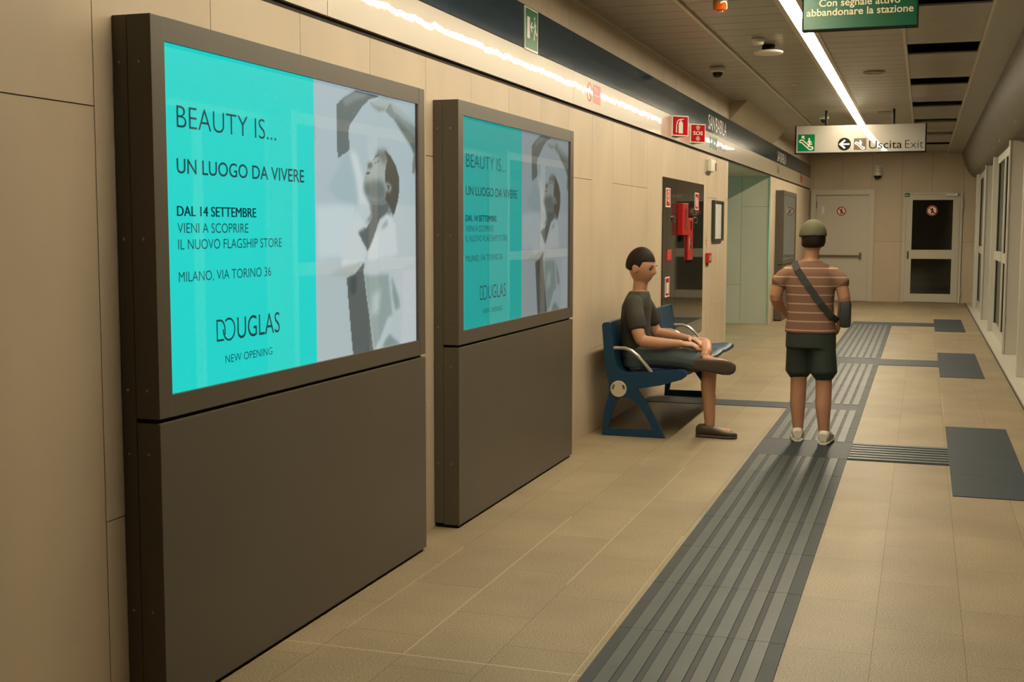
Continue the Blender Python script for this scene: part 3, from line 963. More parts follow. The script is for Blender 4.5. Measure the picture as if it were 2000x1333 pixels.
# ------------------------------------------------------------------ ceiling fittings
def dome_cam(x, y, label, s=1.0):
    r = thing('dome_camera', label, 'camera', (x, y, ZC), 'ceiling dome cameras')
    mb = MB(); mb.lathe([(0.055 * s, 0.0), (0.062 * s, -0.006), (0.062 * s, -0.032), (0.05 * s, -0.044), (0.043 * s, -0.046)], (x, y, ZC - 0.001))
    obj('base', mb, M_white, r, smooth=True)
    mb = MB(); mb.lathe([(0.042 * s, -0.046), (0.040 * s, -0.064), (0.030 * s, -0.082), (0.014 * s, -0.091), (0.002, -0.093)], (x, y, ZC - 0.001))
    obj('dome', mb, mat('dome_black', rough=0.12), r, smooth=True)
dome_cam(0.333, 11.10, 'white dome camera on the ceiling near the left wall', 1.08)
dome_cam(0.872, 16.2, 'small dome camera on the ceiling just behind the exit sign', 1.0)
r = thing('smoke_detector', 'small round white smoke detector beside a larger disc on the ceiling', 'smoke detector', (0.885, 9.55, ZC))
mb = MB(); mb.lathe([(0.03, 0), (0.05, -0.002), (0.05, -0.022), (0.044, -0.026)], (0.885, 9.55, ZC - 0.001))
obj('base', mb, M_white, r, smooth=True)
mb = MB(); mb.lathe([(0.040, -0.026), (0.040, -0.040), (0.034, -0.046), (0.015, -0.048)], (0.885, 9.55, ZC - 0.001))
obj('sensor', mb, M_white, r, smooth=True)
r = thing('ceiling_speaker', 'large flat white disc hanging just under the ceiling', 'ceiling disc', (0.92, 9.90, ZC))
mb = MB(); mb.lathe([(0.05, 0), (0.05, -0.05)], (0.92, 9.90, ZC - 0.001))
obj('stem', mb, M_dark, r)
mb = MB(); mb.lathe([(0.10, -0.045), (0.112, -0.050), (0.114, -0.060), (0.10, -0.070), (0.002, -0.072)], (0.92, 9.90, ZC - 0.001), seg=40)
obj('disc', mb, M_white, r, smooth=True)
for x, y, rr, lb in ((1.64, 11.86, 0.095, 'flat round cover in the ceiling right of the light'), (0.86, 12.6, 0.042, 'tiny round sensor in the ceiling left of the light'), (1.62, 15.9, 0.09, 'round cover in the ceiling above the exit sign')):
    mb = MB(); mb.lathe([(rr, 0), (rr, -0.006), (rr * 0.9, -0.012), (rr * 0.85, -0.006)], (x, y, ZC - 0.001), seg=32)
    tag(obj('ceiling_cover', mb, M_ceil if rr > 0.05 else M_white, loc=(x, y, ZC), smooth=True), lb, 'ceiling cover')
r = thing('warning_beacon', 'orange warning beacon on a grey base under the ceiling', 'beacon', (0.90, 7.62, ZC))
mb = MB(); mb.lathe([(0.043, 0), (0.043, -0.06), (0.041, -0.062)], (0.90, 7.62, ZC - 0.001))
obj('base', mb, mat('beacon_grey', (120, 112, 98), rough=0.5), r, smooth=True)
mb = MB(); mb.lathe([(0.043, -0.062), (0.043, -0.098), (0.038, -0.108), (0.018, -0.110), (0.016, -0.120), (0.002, -0.121)], (0.90, 7.62, ZC - 0.001))
obj('lens', mb, mat('beacon_orange', (215, 95, 18), rough=0.12, coat=0.5), r, smooth=True)

# ------------------------------------------------------------------ hanging signs
SY = 15.5
r = thing('exit_sign', 'long white hanging sign reading Uscita Exit with left arrow', 'exit sign', (1.35, SY, ZC))
x0, x1, z0, z1 = 0.587, 2.113, 2.300, 2.630
mb = MB()
NZ = 16
pr = [(SY + 0.018 * (z1 - z) ** 2, z) for z in [z1 - (z1 - z0 - 0.008) * k / NZ for k in range(NZ + 1)]] + [(SY + 0.07, z0 + 0.008), (SY + 0.07, z1)]
mb.prism(pr, lambda u, v, q: (q, u, v), x0 + 0.016, x1 - 0.016)      # the face bellies very slightly
face = obj('panel', mb, mat('sign_face', raw=(0.36, 0.33, 0.29), rough=0.02, spec=0.5), r, smooth=True)
mb = MB(); mb.box(x0, x0 + 0.016, SY - 0.006, SY + 0.076, z0 - 0.004, z1 + 0.004); mb.box(x1 - 0.016, x1, SY - 0.006, SY + 0.076, z0 - 0.004, z1 + 0.004); mb.box(x0, x1, SY - 0.006, SY + 0.076, z0 - 0.006, z0 + 0.008)
obj('edge_frame', mb, M_black, r)
for x in (0.95, 1.735):
    mb = MB(); mb.tube([(x, SY + 0.035, z1), (x, SY + 0.035, ZC - 0.001)], 0.014, 10)
    obj('hanging_rod', mb, M_black, r)
f1, f2 = on_y(SY - 0.0004), on_y(SY - 0.0010)
def esc(T, u0, v0, s, f, wd):
    """escalator symbol inside a square of side s"""
    P = lambda a, b: (u0 + a * s, v0 + b * s)
    T.stroke([P(0.14, 0.66), P(0.10, 0.60), P(0.13, 0.53), P(0.22, 0.53), P(0.68, 0.10), P(0.84, 0.10), P(0.90, 0.17), P(0.86, 0.25), P(0.74, 0.25), P(0.30, 0.66), P(0.20, 0.68)], wd, f, True)
T = MB(); T.poly([(0.622, 2.328), (0.823, 2.328), (0.823, 2.530), (0.622, 2.530)], f1)
g = obj('escape_square', T, M_green, face)
T = MB(); esc(T, 0.622, 2.328, 0.201, f2, 0.011)
P = lambda a, b: (0.622 + a * 0.201, 2.328 + b * 0.201)
T.disc(*P(0.67, 0.73), 0.011, f2, 14)
T.stroke([P(0.67, 0.66), P(0.70, 0.48), P(0.64, 0.38), P(0.62, 0.26)], 0.017, f2); T.stroke([P(0.70, 0.48), P(0.76, 0.40), P(0.84, 0.42)], 0.013, f2)
T.stroke([P(0.58, 0.50), P(0.64, 0.62), P(0.76, 0.58), P(0.82, 0.50)], 0.011, f2)
T.stroke([P(0.40, 0.74), P(0.26, 0.88)], 0.012, f2); T.stroke([P(0.25, 0.76), P(0.25, 0.89), P(0.39, 0.89)], 0.012, f2)
obj('pictogram', T, M_signwhite, g)
T = MB(); T.disc(1.172, 2.404, 0.077, f1, 40)
g = obj('arrow_disc', T, M_dark, face)
T = MB(); T.stroke([(1.232, 2.404), (1.125, 2.404)], 0.018, f2); T.stroke([(1.180, 2.452), (1.122, 2.404), (1.180, 2.356)], 0.020, f2)
obj('arrow', T, M_signwhite, g)
T = MB(); T.poly([(1.283, 2.334), (1.428, 2.334), (1.428, 2.471), (1.283, 2.471)], f1)
g = obj('escalator_square', T, mat('sign_brown', (70, 56, 38), rough=0.4), face)
T = MB(); esc(T, 1.283, 2.330, 0.140, f2, 0.011)
T.disc(1.357, 2.442, 0.008, f2, 12); T.poly([(1.345, 2.432), (1.373, 2.432), (1.378, 2.410), (1.366, 2.392), (1.346, 2.405)], f2)
obj('pictogram', T, M_signwhite, g)
T = MB(); text(T, 'Uscita', 1.458, 1.838, 2.345, 0.094, f1, 0.004); text(T, 'Exit', 1.872, 2.080, 2.345, 0.094, f1, -0.016)
obj('lettering', T, M_dark, face)

GY = 6.2
r = thing('evacuation_sign', 'green hanging sign reading Con segnale attivo abbandonare la stazione', 'evacuation sign', (1.79, GY, ZC))
mb = MB(); mb.box(1.528, 2.056, GY + 0.004, GY + 0.06, 2.340, 2.68, 0.003)
face = obj('panel', mb, mat('evac_green', raw=(0.008, 0.10, 0.045), rough=0.25, spec=0.5), r)
mb = MB(); mb.box(1.524, 2.060, GY, GY + 0.064, 2.336, 2.341); mb.box(1.524, 1.5285, GY, GY + 0.064, 2.341, 2.684); mb.box(2.0555, 2.060, GY, GY + 0.064, 2.341, 2.684); mb.box(1.524, 2.060, GY, GY + 0.064, 2.68, 2.684)
obj('edge_frame', mb, M_dark, r)
for x in (1.60, 1.98):
    mb = MB(); mb.tube([(x, GY + 0.03, 2.68), (x, GY + 0.03, ZC - 0.001)], 0.008, 8)
    obj('hanging_rod', mb, M_dark, r)
T = MB(); f = on_y(GY + 0.0025)
text(T, 'abbandonare la stazione', 1.545, 2.037, 2.404, 0.0345, f, 0.012)
text(T, 'Con segnale attivo', 1.603, 1.976, 2.4475, 0.0345, f, 0.012)
obj('lettering', T, mat('letter_cream', (225, 215, 180), rough=0.5), face)

# ------------------------------------------------------------------ things on the bands and the left wall
r = thing('emergency_exit_sign', 'green emergency exit sign with running figure on the blue band', 'exit sign', (0.014, 6.61, 2.48))
mb = MB(); mb.box(0.0145, 0.020, 6.490, 6.732, 2.360, 2.592)
pl = obj('plate', mb, M_signwhite, r)
T = MB(); f = on_x(0.0208); T.poly([(6.502, 2.370), (6.722, 2.370), (6.722, 2.584), (6.502, 2.584)], f)
g = obj('green_field', T, M_green, pl)
f = on_x(0.0216)
T = MB(); T.poly([(6.528, 2.425), (6.575, 2.425), (6.575, 2.540), (6.528, 2.540)], f)
T.disc(6.662, 2.545, 0.0095, f, 14); T.stroke([(6.668, 2.532), (6.672, 2.490)], 0.022, f)
T.stroke([(6.672, 2.492), (6.660, 2.460), (6.656, 2.425)], 0.013, f); T.stroke([(6.672, 2.492), (6.690, 2.465), (6.708, 2.460)], 0.012, f); T.stroke([(6.650, 2.500), (6.668, 2.525), (6.690, 2.505)], 0.009, f)
T.stroke([(6.640, 2.492), (6.594, 2.492)], 0.012, f); T.stroke([(6.618, 2.520), (6.592, 2.492), (6.618, 2.464)], 0.012, f)
obj('pictogram', T, M_signwhite, g)

r = thing('prohibition_decal', 'red ring and red rectangle decal on the cream band', 'decal', (0.014, 8.0, 2.27))
f = on_x(0.0152)
T = MB(); T.disc(7.885, 2.272, 0.064, f, 32, 0.050); T.stroke([(7.85, 2.315), (7.92, 2.229)], 0.013, f)
T.poly([(7.976, 2.210), (8.176, 2.210), (8.176, 2.332), (7.976, 2.332)], f)
p = obj('red_print', T, M_red, r)
T = MB(); f = on_x(0.0160)
for v in (2.312, 2.300): T.stroke([(7.99, v), (8.10, v)], 0.004, f)
T.stroke([(7.99, 2.262), (8.15, 2.262)], 0.005, f)
obj('small_print', T, mat('print_pink', (225, 150, 140), rough=0.4), p)

M_lett = mat('letter_grey', (190, 188, 175), rough=0.4)
for k, (y, lb) in enumerate(((12.565, 'grey SAN BABILA lettering on the blue band, nearer one by the red signs'), (18.76, 'grey SAN BABILA lettering on the blue band, farther one past the bulkhead'))):
    r = thing('station_name', lb, 'station name', (0.0142, y + 0.6, 2.39), 'station names on the blue band')
    for s, a, b in (('SAN', 0.0, 0.40), ('BABILA', 0.455, 1.185)):
        T = MB(); text(T, s, y + a, y + b, 2.392, 0.148, on_x(0.0155), 0.006)
        obj('lettering', T, M_lett, r)
r = thing('direction_decal', 'round and square pictograms with grey Uscita lettering on the cream band', 'decal', (0.014, 13.1, 2.27))
f, f3 = on_x(0.0152), on_x(0.0162)
T = MB(); T.disc(12.71, 2.266, 0.062, f, 28)
o = obj('dark_disc', T, mat('pict_dark_green', (30, 58, 50), rough=0.4), r)
T = MB(); T.poly([(12.985, 2.206), (13.12, 2.206), (13.12, 2.330), (12.985, 2.330)], f)
o2 = obj('dark_square', T, mat('pict_dark_green'), r)
T = MB(); T.stroke([(12.75, 2.266), (12.68, 2.266)], 0.013, f3); T.stroke([(12.71, 2.295), (12.675, 2.266), (12.71, 2.237)], 0.013, f3)
obj('arrow', T, M_signwhite, o)
T = MB(); T.stroke([(13.01, 2.29), (13.09, 2.235)], 0.012, f3)
obj('symbol', T, M_signwhite, o2)
T = MB(); T.poly([(12.80, 2.206), (12.965, 2.206), (12.965, 2.330), (12.80, 2.330)], f)
obj('teal_square', T, mat('pict_teal', (30, 120, 130), rough=0.4), r)
T = MB(); text(T, 'Uscita', 13.20, 13.70, 2.225, 0.060, f, 0.0)
obj('lettering', T, mat('letter_midgrey', (120, 112, 96), rough=0.5), r)
r = thing('direction_decal', 'small brown square pictogram with faint lettering on the far cream band', 'decal', (0.014, 19.3, 2.27))
T = MB(); T.poly([(18.79, 2.21), (19.05, 2.21), (19.05, 2.33), (18.79, 2.33)], f)
obj('brown_square', T, mat('sign_brown'), r)
T = MB(); text(T, 'Uscita', 19.2, 19.8, 2.23, 0.055, f, 0.0)
obj('lettering', T, mat('letter_midgrey'), r)
T = MB(); T.poly([(22.4, 2.21), (22.8, 2.21), (22.8, 2.33), (22.4, 2.33)], f)
tag(obj('red_decal', T, mat('faded_red', (165, 70, 60), rough=0.4), loc=(0.0152, 22.6, 2.27)), 'small faded red rectangle decal on the band near the far corner', 'decal')

def flag_sign(y, label, kind):
    r = thing('flag_sign', label, 'safety sign', (0.0, y, 2.27))
    z0, z1, a = 2.187, 2.362, 0.122
    A0, AP, A1 = (0.0142, y), (0.0142 + a, y + a), (0.0142, y + 2 * a)
    def wall(p, q, t):
        d = Vector((q[0] - p[0], q[1] - p[1], 0)); ln = d.length; d /= ln
        nn = Vector((d.y, -d.x, 0))
        return lambda u, v: (p[0] + d.x * u * ln + nn.x * t, p[1] + d.y * u * ln + nn.y * t, z0 + v * (z1 - z0))
    mb = MB()
    mb.prism([A0, AP, A1, (0.0142, y + 2 * a - 0.004), (AP[0] - 0.004, AP[1]), (0.0142, y + 0.004)], lambda u, v, q: (u, v, q), z0, z1)
    pl = obj('folded_plate', mb, M_signwhite, r)
    f0 = wall(A0, AP, 0.0009); f1 = wall(A0, AP, 0.0018)
    T = MB(); T.poly([(0.055, 0.055), (0.95, 0.055), (0.95, 0.945), (0.055, 0.945)], f0)
    b0 = wall(AP, A1, 0.0009)
    T.poly([(0.05, 0.055), (0.945, 0.055), (0.945, 0.945), (0.05, 0.945)], b0)
    fld = obj('red_field', T, M_red, pl)
    T = MB()
    if kind == 'ext':
        T.poly([(0.42, 0.13), (0.64, 0.13), (0.66, 0.16), (0.66, 0.62), (0.62, 0.70), (0.57, 0.73), (0.50, 0.73), (0.44, 0.70), (0.40, 0.62), (0.40, 0.16)], f1)
        T.poly([(0.50, 0.74), (0.57, 0.74), (0.57, 0.80), (0.72, 0.82), (0.72, 0.86), (0.50, 0.84)], f1)
        T.stroke([(0.50, 0.80), (0.40, 0.79), (0.32, 0.70), (0.28, 0.52), (0.27, 0.25)], 0.05, f1); T.poly([(0.25, 0.26), (0.30, 0.26), (0.31, 0.17), (0.23, 0.17)], f1)
    else:
        text(T, 'SOS', 0.19, 0.81, 0.41, 0.20, f1, 0.02)
        for s in (1, -1):
            for rr in (0.20, 0.28, 0.36):
                T.stroke([(0.5 + rr * 0.55 * math.sin(q), 0.51 + s * (0.02 + rr * math.cos(q))) for q in (-0.7, -0.35, 0, 0.35, 0.7)], 0.030, f1)
    obj('pictogram', T, M_signwhite, fld)
flag_sign(10.67, 'red folded sign with white fire extinguisher pictogram', 'ext')
flag_sign(11.556, 'red folded sign reading SOS', 'sos')

r = thing('alarm_sounder', 'white rounded alarm box high on the wall before the passage', 'alarm', (0.0, 12.66, 2.02))
mb = MB(); mb.box(0.001, 0.012, 12.50, 12.82, 1.955, 2.085, 0.004)
obj('base', mb, M_white, r)
mb = MB(); mb.box(0.0125, 0.065, 12.51, 12.78, 1.96, 2.088, 0.022)
obj('cover', mb, M_white, r, smooth=True)
mb = MB(); mb.box(0.030, 0.0665, 12.70, 12.81, 1.975, 2.06, 0.008)
obj('lamp', mb, mat('sounder_brown', (120, 88, 72), rough=0.3), r)

# glossy dark cabinet doors set in the wall
r = thing('fire_cabinet', 'tall dark glossy glass cabinet doors set in the beige wall', 'cabinet', (0.0, 11.37, 0.36))
M_cab = mat('dark_gloss_glass', raw=(0.028, 0.026, 0.019), rough=0.03, spec=0.6)
for a, b in ((10.362, 10.902), (10.910, 12.385)):
    mb = MB(); mb.box(0.0006, 0.010, a, b, 0.36, 1.822, 0.001)
    d = obj('door', mb, M_cab, r)
    mb = MB(); y = b - 0.10 if a < 10.5 else 11.93
    mb.tube([(0.010, y, 1.49), (0.024, y, 1.485), (0.024, y, 1.445), (0.010, y, 1.44)], 0.007, 8)
    obj('latch', mb, M_steel, d)
for y0, y1, z0, z1, kind, lb in ((10.457, 10.66, 1.568, 1.732, 'ext', 'red and white hose pictogram plate at upper left of the dark cabinet'),
                             (11.868, 12.085, 1.566, 1.730, 'hose', 'red and white extinguisher plate at upper right of the dark cabinet'),
                             (10.53, 10.745, 1.105, 1.203, 'txt', 'red notice with lines of print, lower left of the dark cabinet'),
                             (10.475, 10.66, 0.79, 0.965, 'txt2', 'lowest narrow red and white plate on the dark cabinet')):
    o = thing('safety_plate', lb, 'safety sign', (0.011, (y0 + y1) / 2, (z0 + z1) / 2), 'plates on the dark cabinet')
    mb = MB(); mb.box(0.0103, 0.0125, y0, y1, z0, z1)
    p = obj('plate', mb, M_signwhite if kind != 'txt' else M_red, o)
    f, f2 = on_x(0.0131), on_x(0.0137)
    T = MB()
    if kind == 'txt':
        for k in range(6):
            T.stroke([(y0 + 0.03, z1 - 0.014 - k * 0.0135), (y1 - 0.03, z1 - 0.014 - k * 0.0135)], 0.004, f)
        obj('small_print', T, mat('print_pink'), p)
        continue
    dy, dz = (y1 - y0) * 0.1, (z1 - z0) * 0.07
    T.poly([(y0 + dy, z0 + dz), (y1 - dy, z0 + dz), (y1 - dy, z1 - dz), (y0 + dy, z1 - dz)], f)
    q = obj('red_field', T, M_red, p)
    T = MB(); yc = (y0 + y1) / 2
    if kind == 'ext':
        T.disc(yc, z0 + 0.095, 0.050, f2, 24, 0.034); T.disc(yc, z0 + 0.095, 0.016, f2, 16); T.stroke([(yc + 0.042, z0 + 0.09), (yc + 0.05, z0 + 0.03)], 0.012, f2)
    elif kind == 'hose':
        T.poly([(yc - 0.03, z0 + 0.03), (yc + 0.03, z0 + 0.03), (yc + 0.03, z0 + 0.10), (yc, z0 + 0.12), (yc - 0.03, z0 + 0.10)], f2); T.stroke([(yc, z0 + 0.12), (yc - 0.05, z0 + 0.11), (yc - 0.06, z0 + 0.05)], 0.012, f2)
    else:
        T.poly([(yc - 0.05, z0 + 0.03), (yc + 0.05, z0 + 0.03), (yc + 0.05, z1 - 0.05), (yc - 0.05, z1 - 0.05)], f2)
    obj('pictogram', T, M_signwhite, q)
# red box and strip mounted on the cabinet
M_redbox = mat('red_lacquer', (176, 24, 22), rough=0.3)
r = thing('emergency_box', 'red wall box with a slotted front on the dark cabinet', 'emergency box', (0.011, 11.15, 1.32))
mb = MB(); mb.box(0.0107, 0.060, 10.99, 11.265, 1.325, 1.612, 0.004)
b_ = obj('body', mb, M_redbox, r)
mb = MB(); mb.box(0.0602, 0.0622, 11.10, 11.20, 1.365, 1.565)
obj('front_window', mb, mat('dull_red', (150, 45, 30), rough=0.2), b_)
mb = MB(); mb.box(0.0615, 0.0635, 11.125, 11.175, 1.38, 1.55)
obj('slot', mb, mat('slot_brown', (95, 40, 25), rough=0.4), b_)
r = thing('help_point', 'narrow red help point column with buttons, right of the red box', 'help point', (0.011, 11.57, 1.08))
mb = MB(); mb.box(0.0107, 0.028, 11.445, 11.70, 1.088, 1.482, 0.004); mb.box(0.0107, 0.026, 11.30, 11.445, 1.33, 1.40, 0.003)
b_ = obj('body', mb, M_redbox, r)
T = MB(); f = on_x(0.0290)
T.poly([(11.56, 1.37), (11.64, 1.37), (11.64, 1.455), (11.56, 1.455)], f); T.disc(11.58, 1.215, 0.026, f, 16); T.disc(11.60, 1.27, 0.022, f, 16)
obj('speaker_slots', T, M_dark, b_)
T = MB(); T.poly([(11.49, 1.185), (11.54, 1.185), (11.54, 1.30), (11.49, 1.30)], f); T.disc(11.60, 1.105, 0.012, f, 12); T.disc(11.53, 1.470, 0.008, f, 12); T.disc(11.66, 1.470, 0.008, f, 12); T.disc(11.52, 1.110, 0.010, f, 12)
obj('pale_buttons', T, mat('button_grey', (170, 150, 135), rough=0.4), b_)

r = thing('notice_frame', 'blank pale notice board in a thin dark frame on the wall', 'notice board', (0.0, 13.25, 1.25))
mb = MB()
y0, y1, z0, z1 = 12.935, 13.60, 1.254, 1.682
mb.box(0.001, 0.030, y0, y0 + 0.075, z0, z1, 0.006); mb.box(0.001, 0.030, y1 - 0.075, y1, z0, z1, 0.006); mb.box(0.001, 0.030, y0 + 0.07, y1 - 0.07, z0, z0 + 0.022, 0.003); mb.box(0.001, 0.030, y0 + 0.07, y1 - 0.07, z1 - 0.022, z1, 0.003)
obj('frame', mb, mat('frame_dark_teal', (42, 52, 46), rough=0.4), r)
mb = MB(); mb.box(0.001, 0.012, y0 + 0.07, y1 - 0.07, z0 + 0.02, z1 - 0.02)
obj('board', mb, mat('board_pale', raw=(0.62, 0.60, 0.52), rough=0.4), r)
r = thing('call_point', 'small red break-glass call point on the wall under the notice board', 'call point', (0.0, 12.7, 1.01))
mb = MB(); mb.box(0.001, 0.03, 12.585, 12.80, 1.03, 1.135, 0.006)
b_ = obj('body', mb, M_redbox, r)
mb = MB(); mb.box(0.0302, 0.032, 12.66, 12.76, 1.055, 1.11); 
obj('glass_plate', mb, mat('button_grey'), b_)
mb = MB(); mb.tube([(0.015, 12.62, 1.03), (0.018, 12.62, 1.012)], 0.008, 8)
obj('key', mb, M_dark, b_)
T = MB(); f = on_x(0.0016)
T.stroke([(12.60, 1.268), (12.70, 1.262)], 0.008, f); T.stroke([(12.62, 1.255), (12.62, 1.23)], 0.03, f); T.stroke([(12.60, 1.215), (12.66, 1.215)], 0.008, f); T.stroke([(12.64, 1.18), (12.68, 1.18)], 0.008, f)
tag(obj('red_marking', T, M_red, loc=(0.0, 12.65, 1.22)), 'small red printed marking on the wall above the call point', 'marking')
T = MB()

# ------------------------------------------------------------------ bench
BY = 7.93
seats = 4; pitch = 0.53
BL = seats * pitch
r = thing('platform_bench', 'dark blue metal platform bench with four seats against the left wall', 'bench', (0.3, BY + BL / 2, 0.0))
fn = lambda u, v, q: (u, q, v)
outer = [(0.100, 0.742), (0.110, 0.757), (0.140, 0.762), (0.158, 0.755), (0.165, 0.70), (0.178, 0.60), (0.190, 0.52), (0.205, 0.465), (0.225, 0.432), (0.26, 0.424), (0.45, 0.440), (0.60, 0.456), (0.650, 0.458), (0.672, 0.440), (0.668, 0.418), (0.640, 0.396), (0.50, 0.352), (0.339, 0.322),
         (0.395, 0.252), (0.445, 0.170), (0.490, 0.090), (0.534, 0.001), (0.107, 0.001), (0.112, 0.10), (0.125, 0.19), (0.142, 0.25), (0.153, 0.300), (0.149, 0.365), (0.135, 0.42), (0.121, 0.476)]
hole = [(0.148, 0.050), (0.449, 0.050), (0.435, 0.085), (0.400, 0.150), (0.355, 0.210), (0.310, 0.248), (0.272, 0.262), (0.236, 0.258), (0.208, 0.235), (0.185, 0.195), (0.165, 0.135)]
def side_frame(y):
    mb = MB()
    bm = bmesh.new()
    ov = [bm.verts.new((p[0], y, p[1])) for p in outer]
    hv = [bm.verts.new((p[0], y, p[1])) for p in hole]
    oe = [bm.edges.new((ov[i], ov[(i + 1) % len(ov)])) for i in range(len(ov))]
    he = [bm.edges.new((hv[i], hv[(i + 1) % len(hv)])) for i in range(len(hv))]
    res = bmesh.ops.triangle_fill(bm, edges=oe + he, use_beauty=True, use_dissolve=False)
    ext = bmesh.ops.extrude_face_region(bm, geom=bm.faces[:])
    for v in [g for g in ext['geom'] if isinstance(g, bmesh.types.BMVert)]:
        v.co.y += 0.028
    mb.bm(bm)
    o = obj('side_frame', mb, M_seat, r)
    d = MB(); d.lathe([(0.055, 0.0), (0.055, -0.006), (0.052, -0.008), (0.001, -0.008)], (0.218, y - 0.0005, 0.318), 'y', 36)
    cp = obj('cover_disc', d, mat('disc_grey', (190, 180, 158), rough=0.35), o)
    for a in (0.10, 0.55, 2.55, 3.05):
        b = MB(); b.lathe([(0.008, 0), (0.007, -0.004), (0.001, -0.005)], (0.218 + 0.038 * math.cos(a), y - 0.0087, 0.318 + 0.034 * math.sin(a) + 0.004), 'y', 10)
        obj('screw', b, mat('screw_bronze', (110, 95, 70), rough=0.4, metal=0.6), cp)
side_frame(BY)
side_frame(BY + BL - 0.028)
# seat shells
sec = [(0.128, 0.758), (0.150, 0.756), (0.162, 0.70), (0.176, 0.60), (0.190, 0.52), (0.206, 0.464), (0.228, 0.434), (0.262, 0.427), (0.45, 0.442), (0.60, 0.458), (0.645, 0.459), (0.664, 0.446), (0.668, 0.425)]
def shell(y0, y1, ins):
    mb = MB()
    bk = []
    for i, p in enumerate(sec):
        a = Vector(sec[max(i - 1, 0)]); b = Vector(sec[min(i + 1, len(sec) - 1)])
        t_ = (b - a).normalized()
        bk.append((p[0] - t_.y * -0.012 * -1, p[1] - t_.x * 0.012))
    bk = [(p[0] + (Vector((sec[min(i + 1, len(sec) - 1)])) - Vector(sec[max(i - 1, 0)])).normalized().y * 0.014, p[1] - (Vector((sec[min(i + 1, len(sec) - 1)])) - Vector(sec[max(i - 1, 0)])).normalized().x * 0.014) for i, p in enumerate(sec)]
    vs, fs = [], []
    n = len(sec)
    ny = 9
    for lay in (sec, bk):
        for j in range(ny):
            q = j / (ny - 1)
            dish = 0.010 * (1 - (2 * q - 1) ** 2) if lay is sec or True else 0
            for i, p in enumerate(lay):
                vs.append((p[0] - (dish if i < 6 else 0), y0 + (y1 - y0) * q, p[1] - (dish if i >= 6 else 0)))
    def ix(l, j, i): return l * ny * n + j * n + i
    for j in range(ny - 1):
        for i in range(n - 1):
            fs.append((ix(0, j, i), ix(0, j, i + 1), ix(0, j + 1, i + 1), ix(0, j + 1, i)))
            fs.append((ix(1, j, i), ix(1, j + 1, i), ix(1, j + 1, i + 1), ix(1, j, i + 1)))
    for i in range(n - 1):
        fs.append((ix(0, 0, i), ix(1, 0, i), ix(1, 0, i + 1), ix(0, 0, i + 1)))
        fs.append((ix(0, ny - 1, i), ix(0, ny - 1, i + 1), ix(1, ny - 1, i + 1), ix(1, ny - 1, i)))
    for j in range(ny - 1):
        for i in (0, n - 1):
            fs.append((ix(0, j, i), ix(0, j + 1, i), ix(1, j + 1, i), ix(1, j, i)))
    mb.add(vs, fs)
    return mb
for k in range(seats):
    obj('seat_shell', shell(BY + k * pitch + (0.031 if k == 0 else 0.006), BY + (k + 1) * pitch - (0.031 if k == seats - 1 else 0.006), 0), M_seat, r, smooth=True)
mb = MB(); mb.box(0.185, 0.25, BY + 0.03, BY + BL - 0.03, 0.285, 0.350, 0.006)
obj('beam', mb, mat('beam_dark', (28, 36, 44), rough=0.4), r)
for k in range(seats):
    mb = MB(); y = BY + (k + 0.5) * pitch
    mb.box(0.19, 0.50, y - 0.02, y + 0.02, 0.348, 0.375); mb.box(0.19, 0.215, y - 0.02, y + 0.02, 0.37, 0.44)
    obj('seat_bracket', mb, mat('beam_dark'), r)
for k in range(seats + 1):
    y = BY + k * pitch
    y = min(max(y, BY + 0.014), BY + BL - 0.014)
    pts = [(0.118, y, 0.582), (0.20, y, 0.590), (0.255, y, 0.590), (0.30, y, 0.575), (0.345, y, 0.54), (0.39, y, 0.49), (0.43, y, 0.445), (0.455, y, 0.405)]
    mb = MB(); mb.tube(pts, [0.012] * 7 + [0.010], 10)
    obj('armrest', mb, mat('armrest_metal', raw=(0.42, 0.40, 0.35), rough=0.28, metal=0.5), r, smooth=True)

# ------------------------------------------------------------------ people
V3 = Vector
def loft(mb, rings, seg=24, ex=2.2):
    """rings: (centre, side half-vector, forward half-vector)"""
    vs = []
    for c, s, f in rings:
        for k in range(seg):
            a = 2 * math.pi * k / seg
            ca, sa = math.cos(a), math.sin(a)
            q = (abs(ca) ** ex + abs(sa) ** ex) ** (-1 / ex)
            vs.append(V3(c) + V3(s) * ca * q + V3(f) * sa * q)
    n = len(rings)
    fs = [(i * seg + k, i * seg + (k + 1) % seg, (i + 1) * seg + (k + 1) % seg, (i + 1) * seg + k) for i in range(n - 1) for k in range(seg)]
    fs += [tuple(range(seg))[::-1], tuple((n - 1) * seg + k for k in range(seg))]
    return mb.add(vs, fs)

def limb(mb, pts, rad, seg=14, sub=5):
    """tube with smoothed bends and rounded ends"""
    P = [V3(p) for p in pts]
    out, rr = [], []
    n = len(P)
    for i in range(n - 1):
        p0 = P[i - 1] if i > 0 else P[i] * 2 - P[i + 1]
        p3 = P[i + 2] if i + 2 < n else P[i + 1] * 2 - P[i]
        for k in range(sub):
            t = k / sub
            a = 0.35
            m1 = (P[i + 1] - p0) * a
            m2 = (p3 - P[i]) * a
            h = (2 * t ** 3 - 3 * t ** 2 + 1, t ** 3 - 2 * t ** 2 + t, -2 * t ** 3 + 3 * t ** 2, t ** 3 - t ** 2)
            out.append(P[i] * h[0] + m1 * h[1] + P[i + 1] * h[2] + m2 * h[3])
            rr.append(rad[i] + (rad[i + 1] - rad[i]) * t)
    out.append(P[-1]); rr.append(rad[-1])
    d0 = (out[0] - out[1]).normalized(); d1 = (out[-1] - out[-2]).normalized()
    out = [out[0] + d0 * rr[0] * 0.55] + out + [out[-1] + d1 * rr[-1] * 0.55]
    rr = [rr[0] * 0.6] + rr + [rr[-1] * 0.6]
    return mb.tube(out, rr, seg)

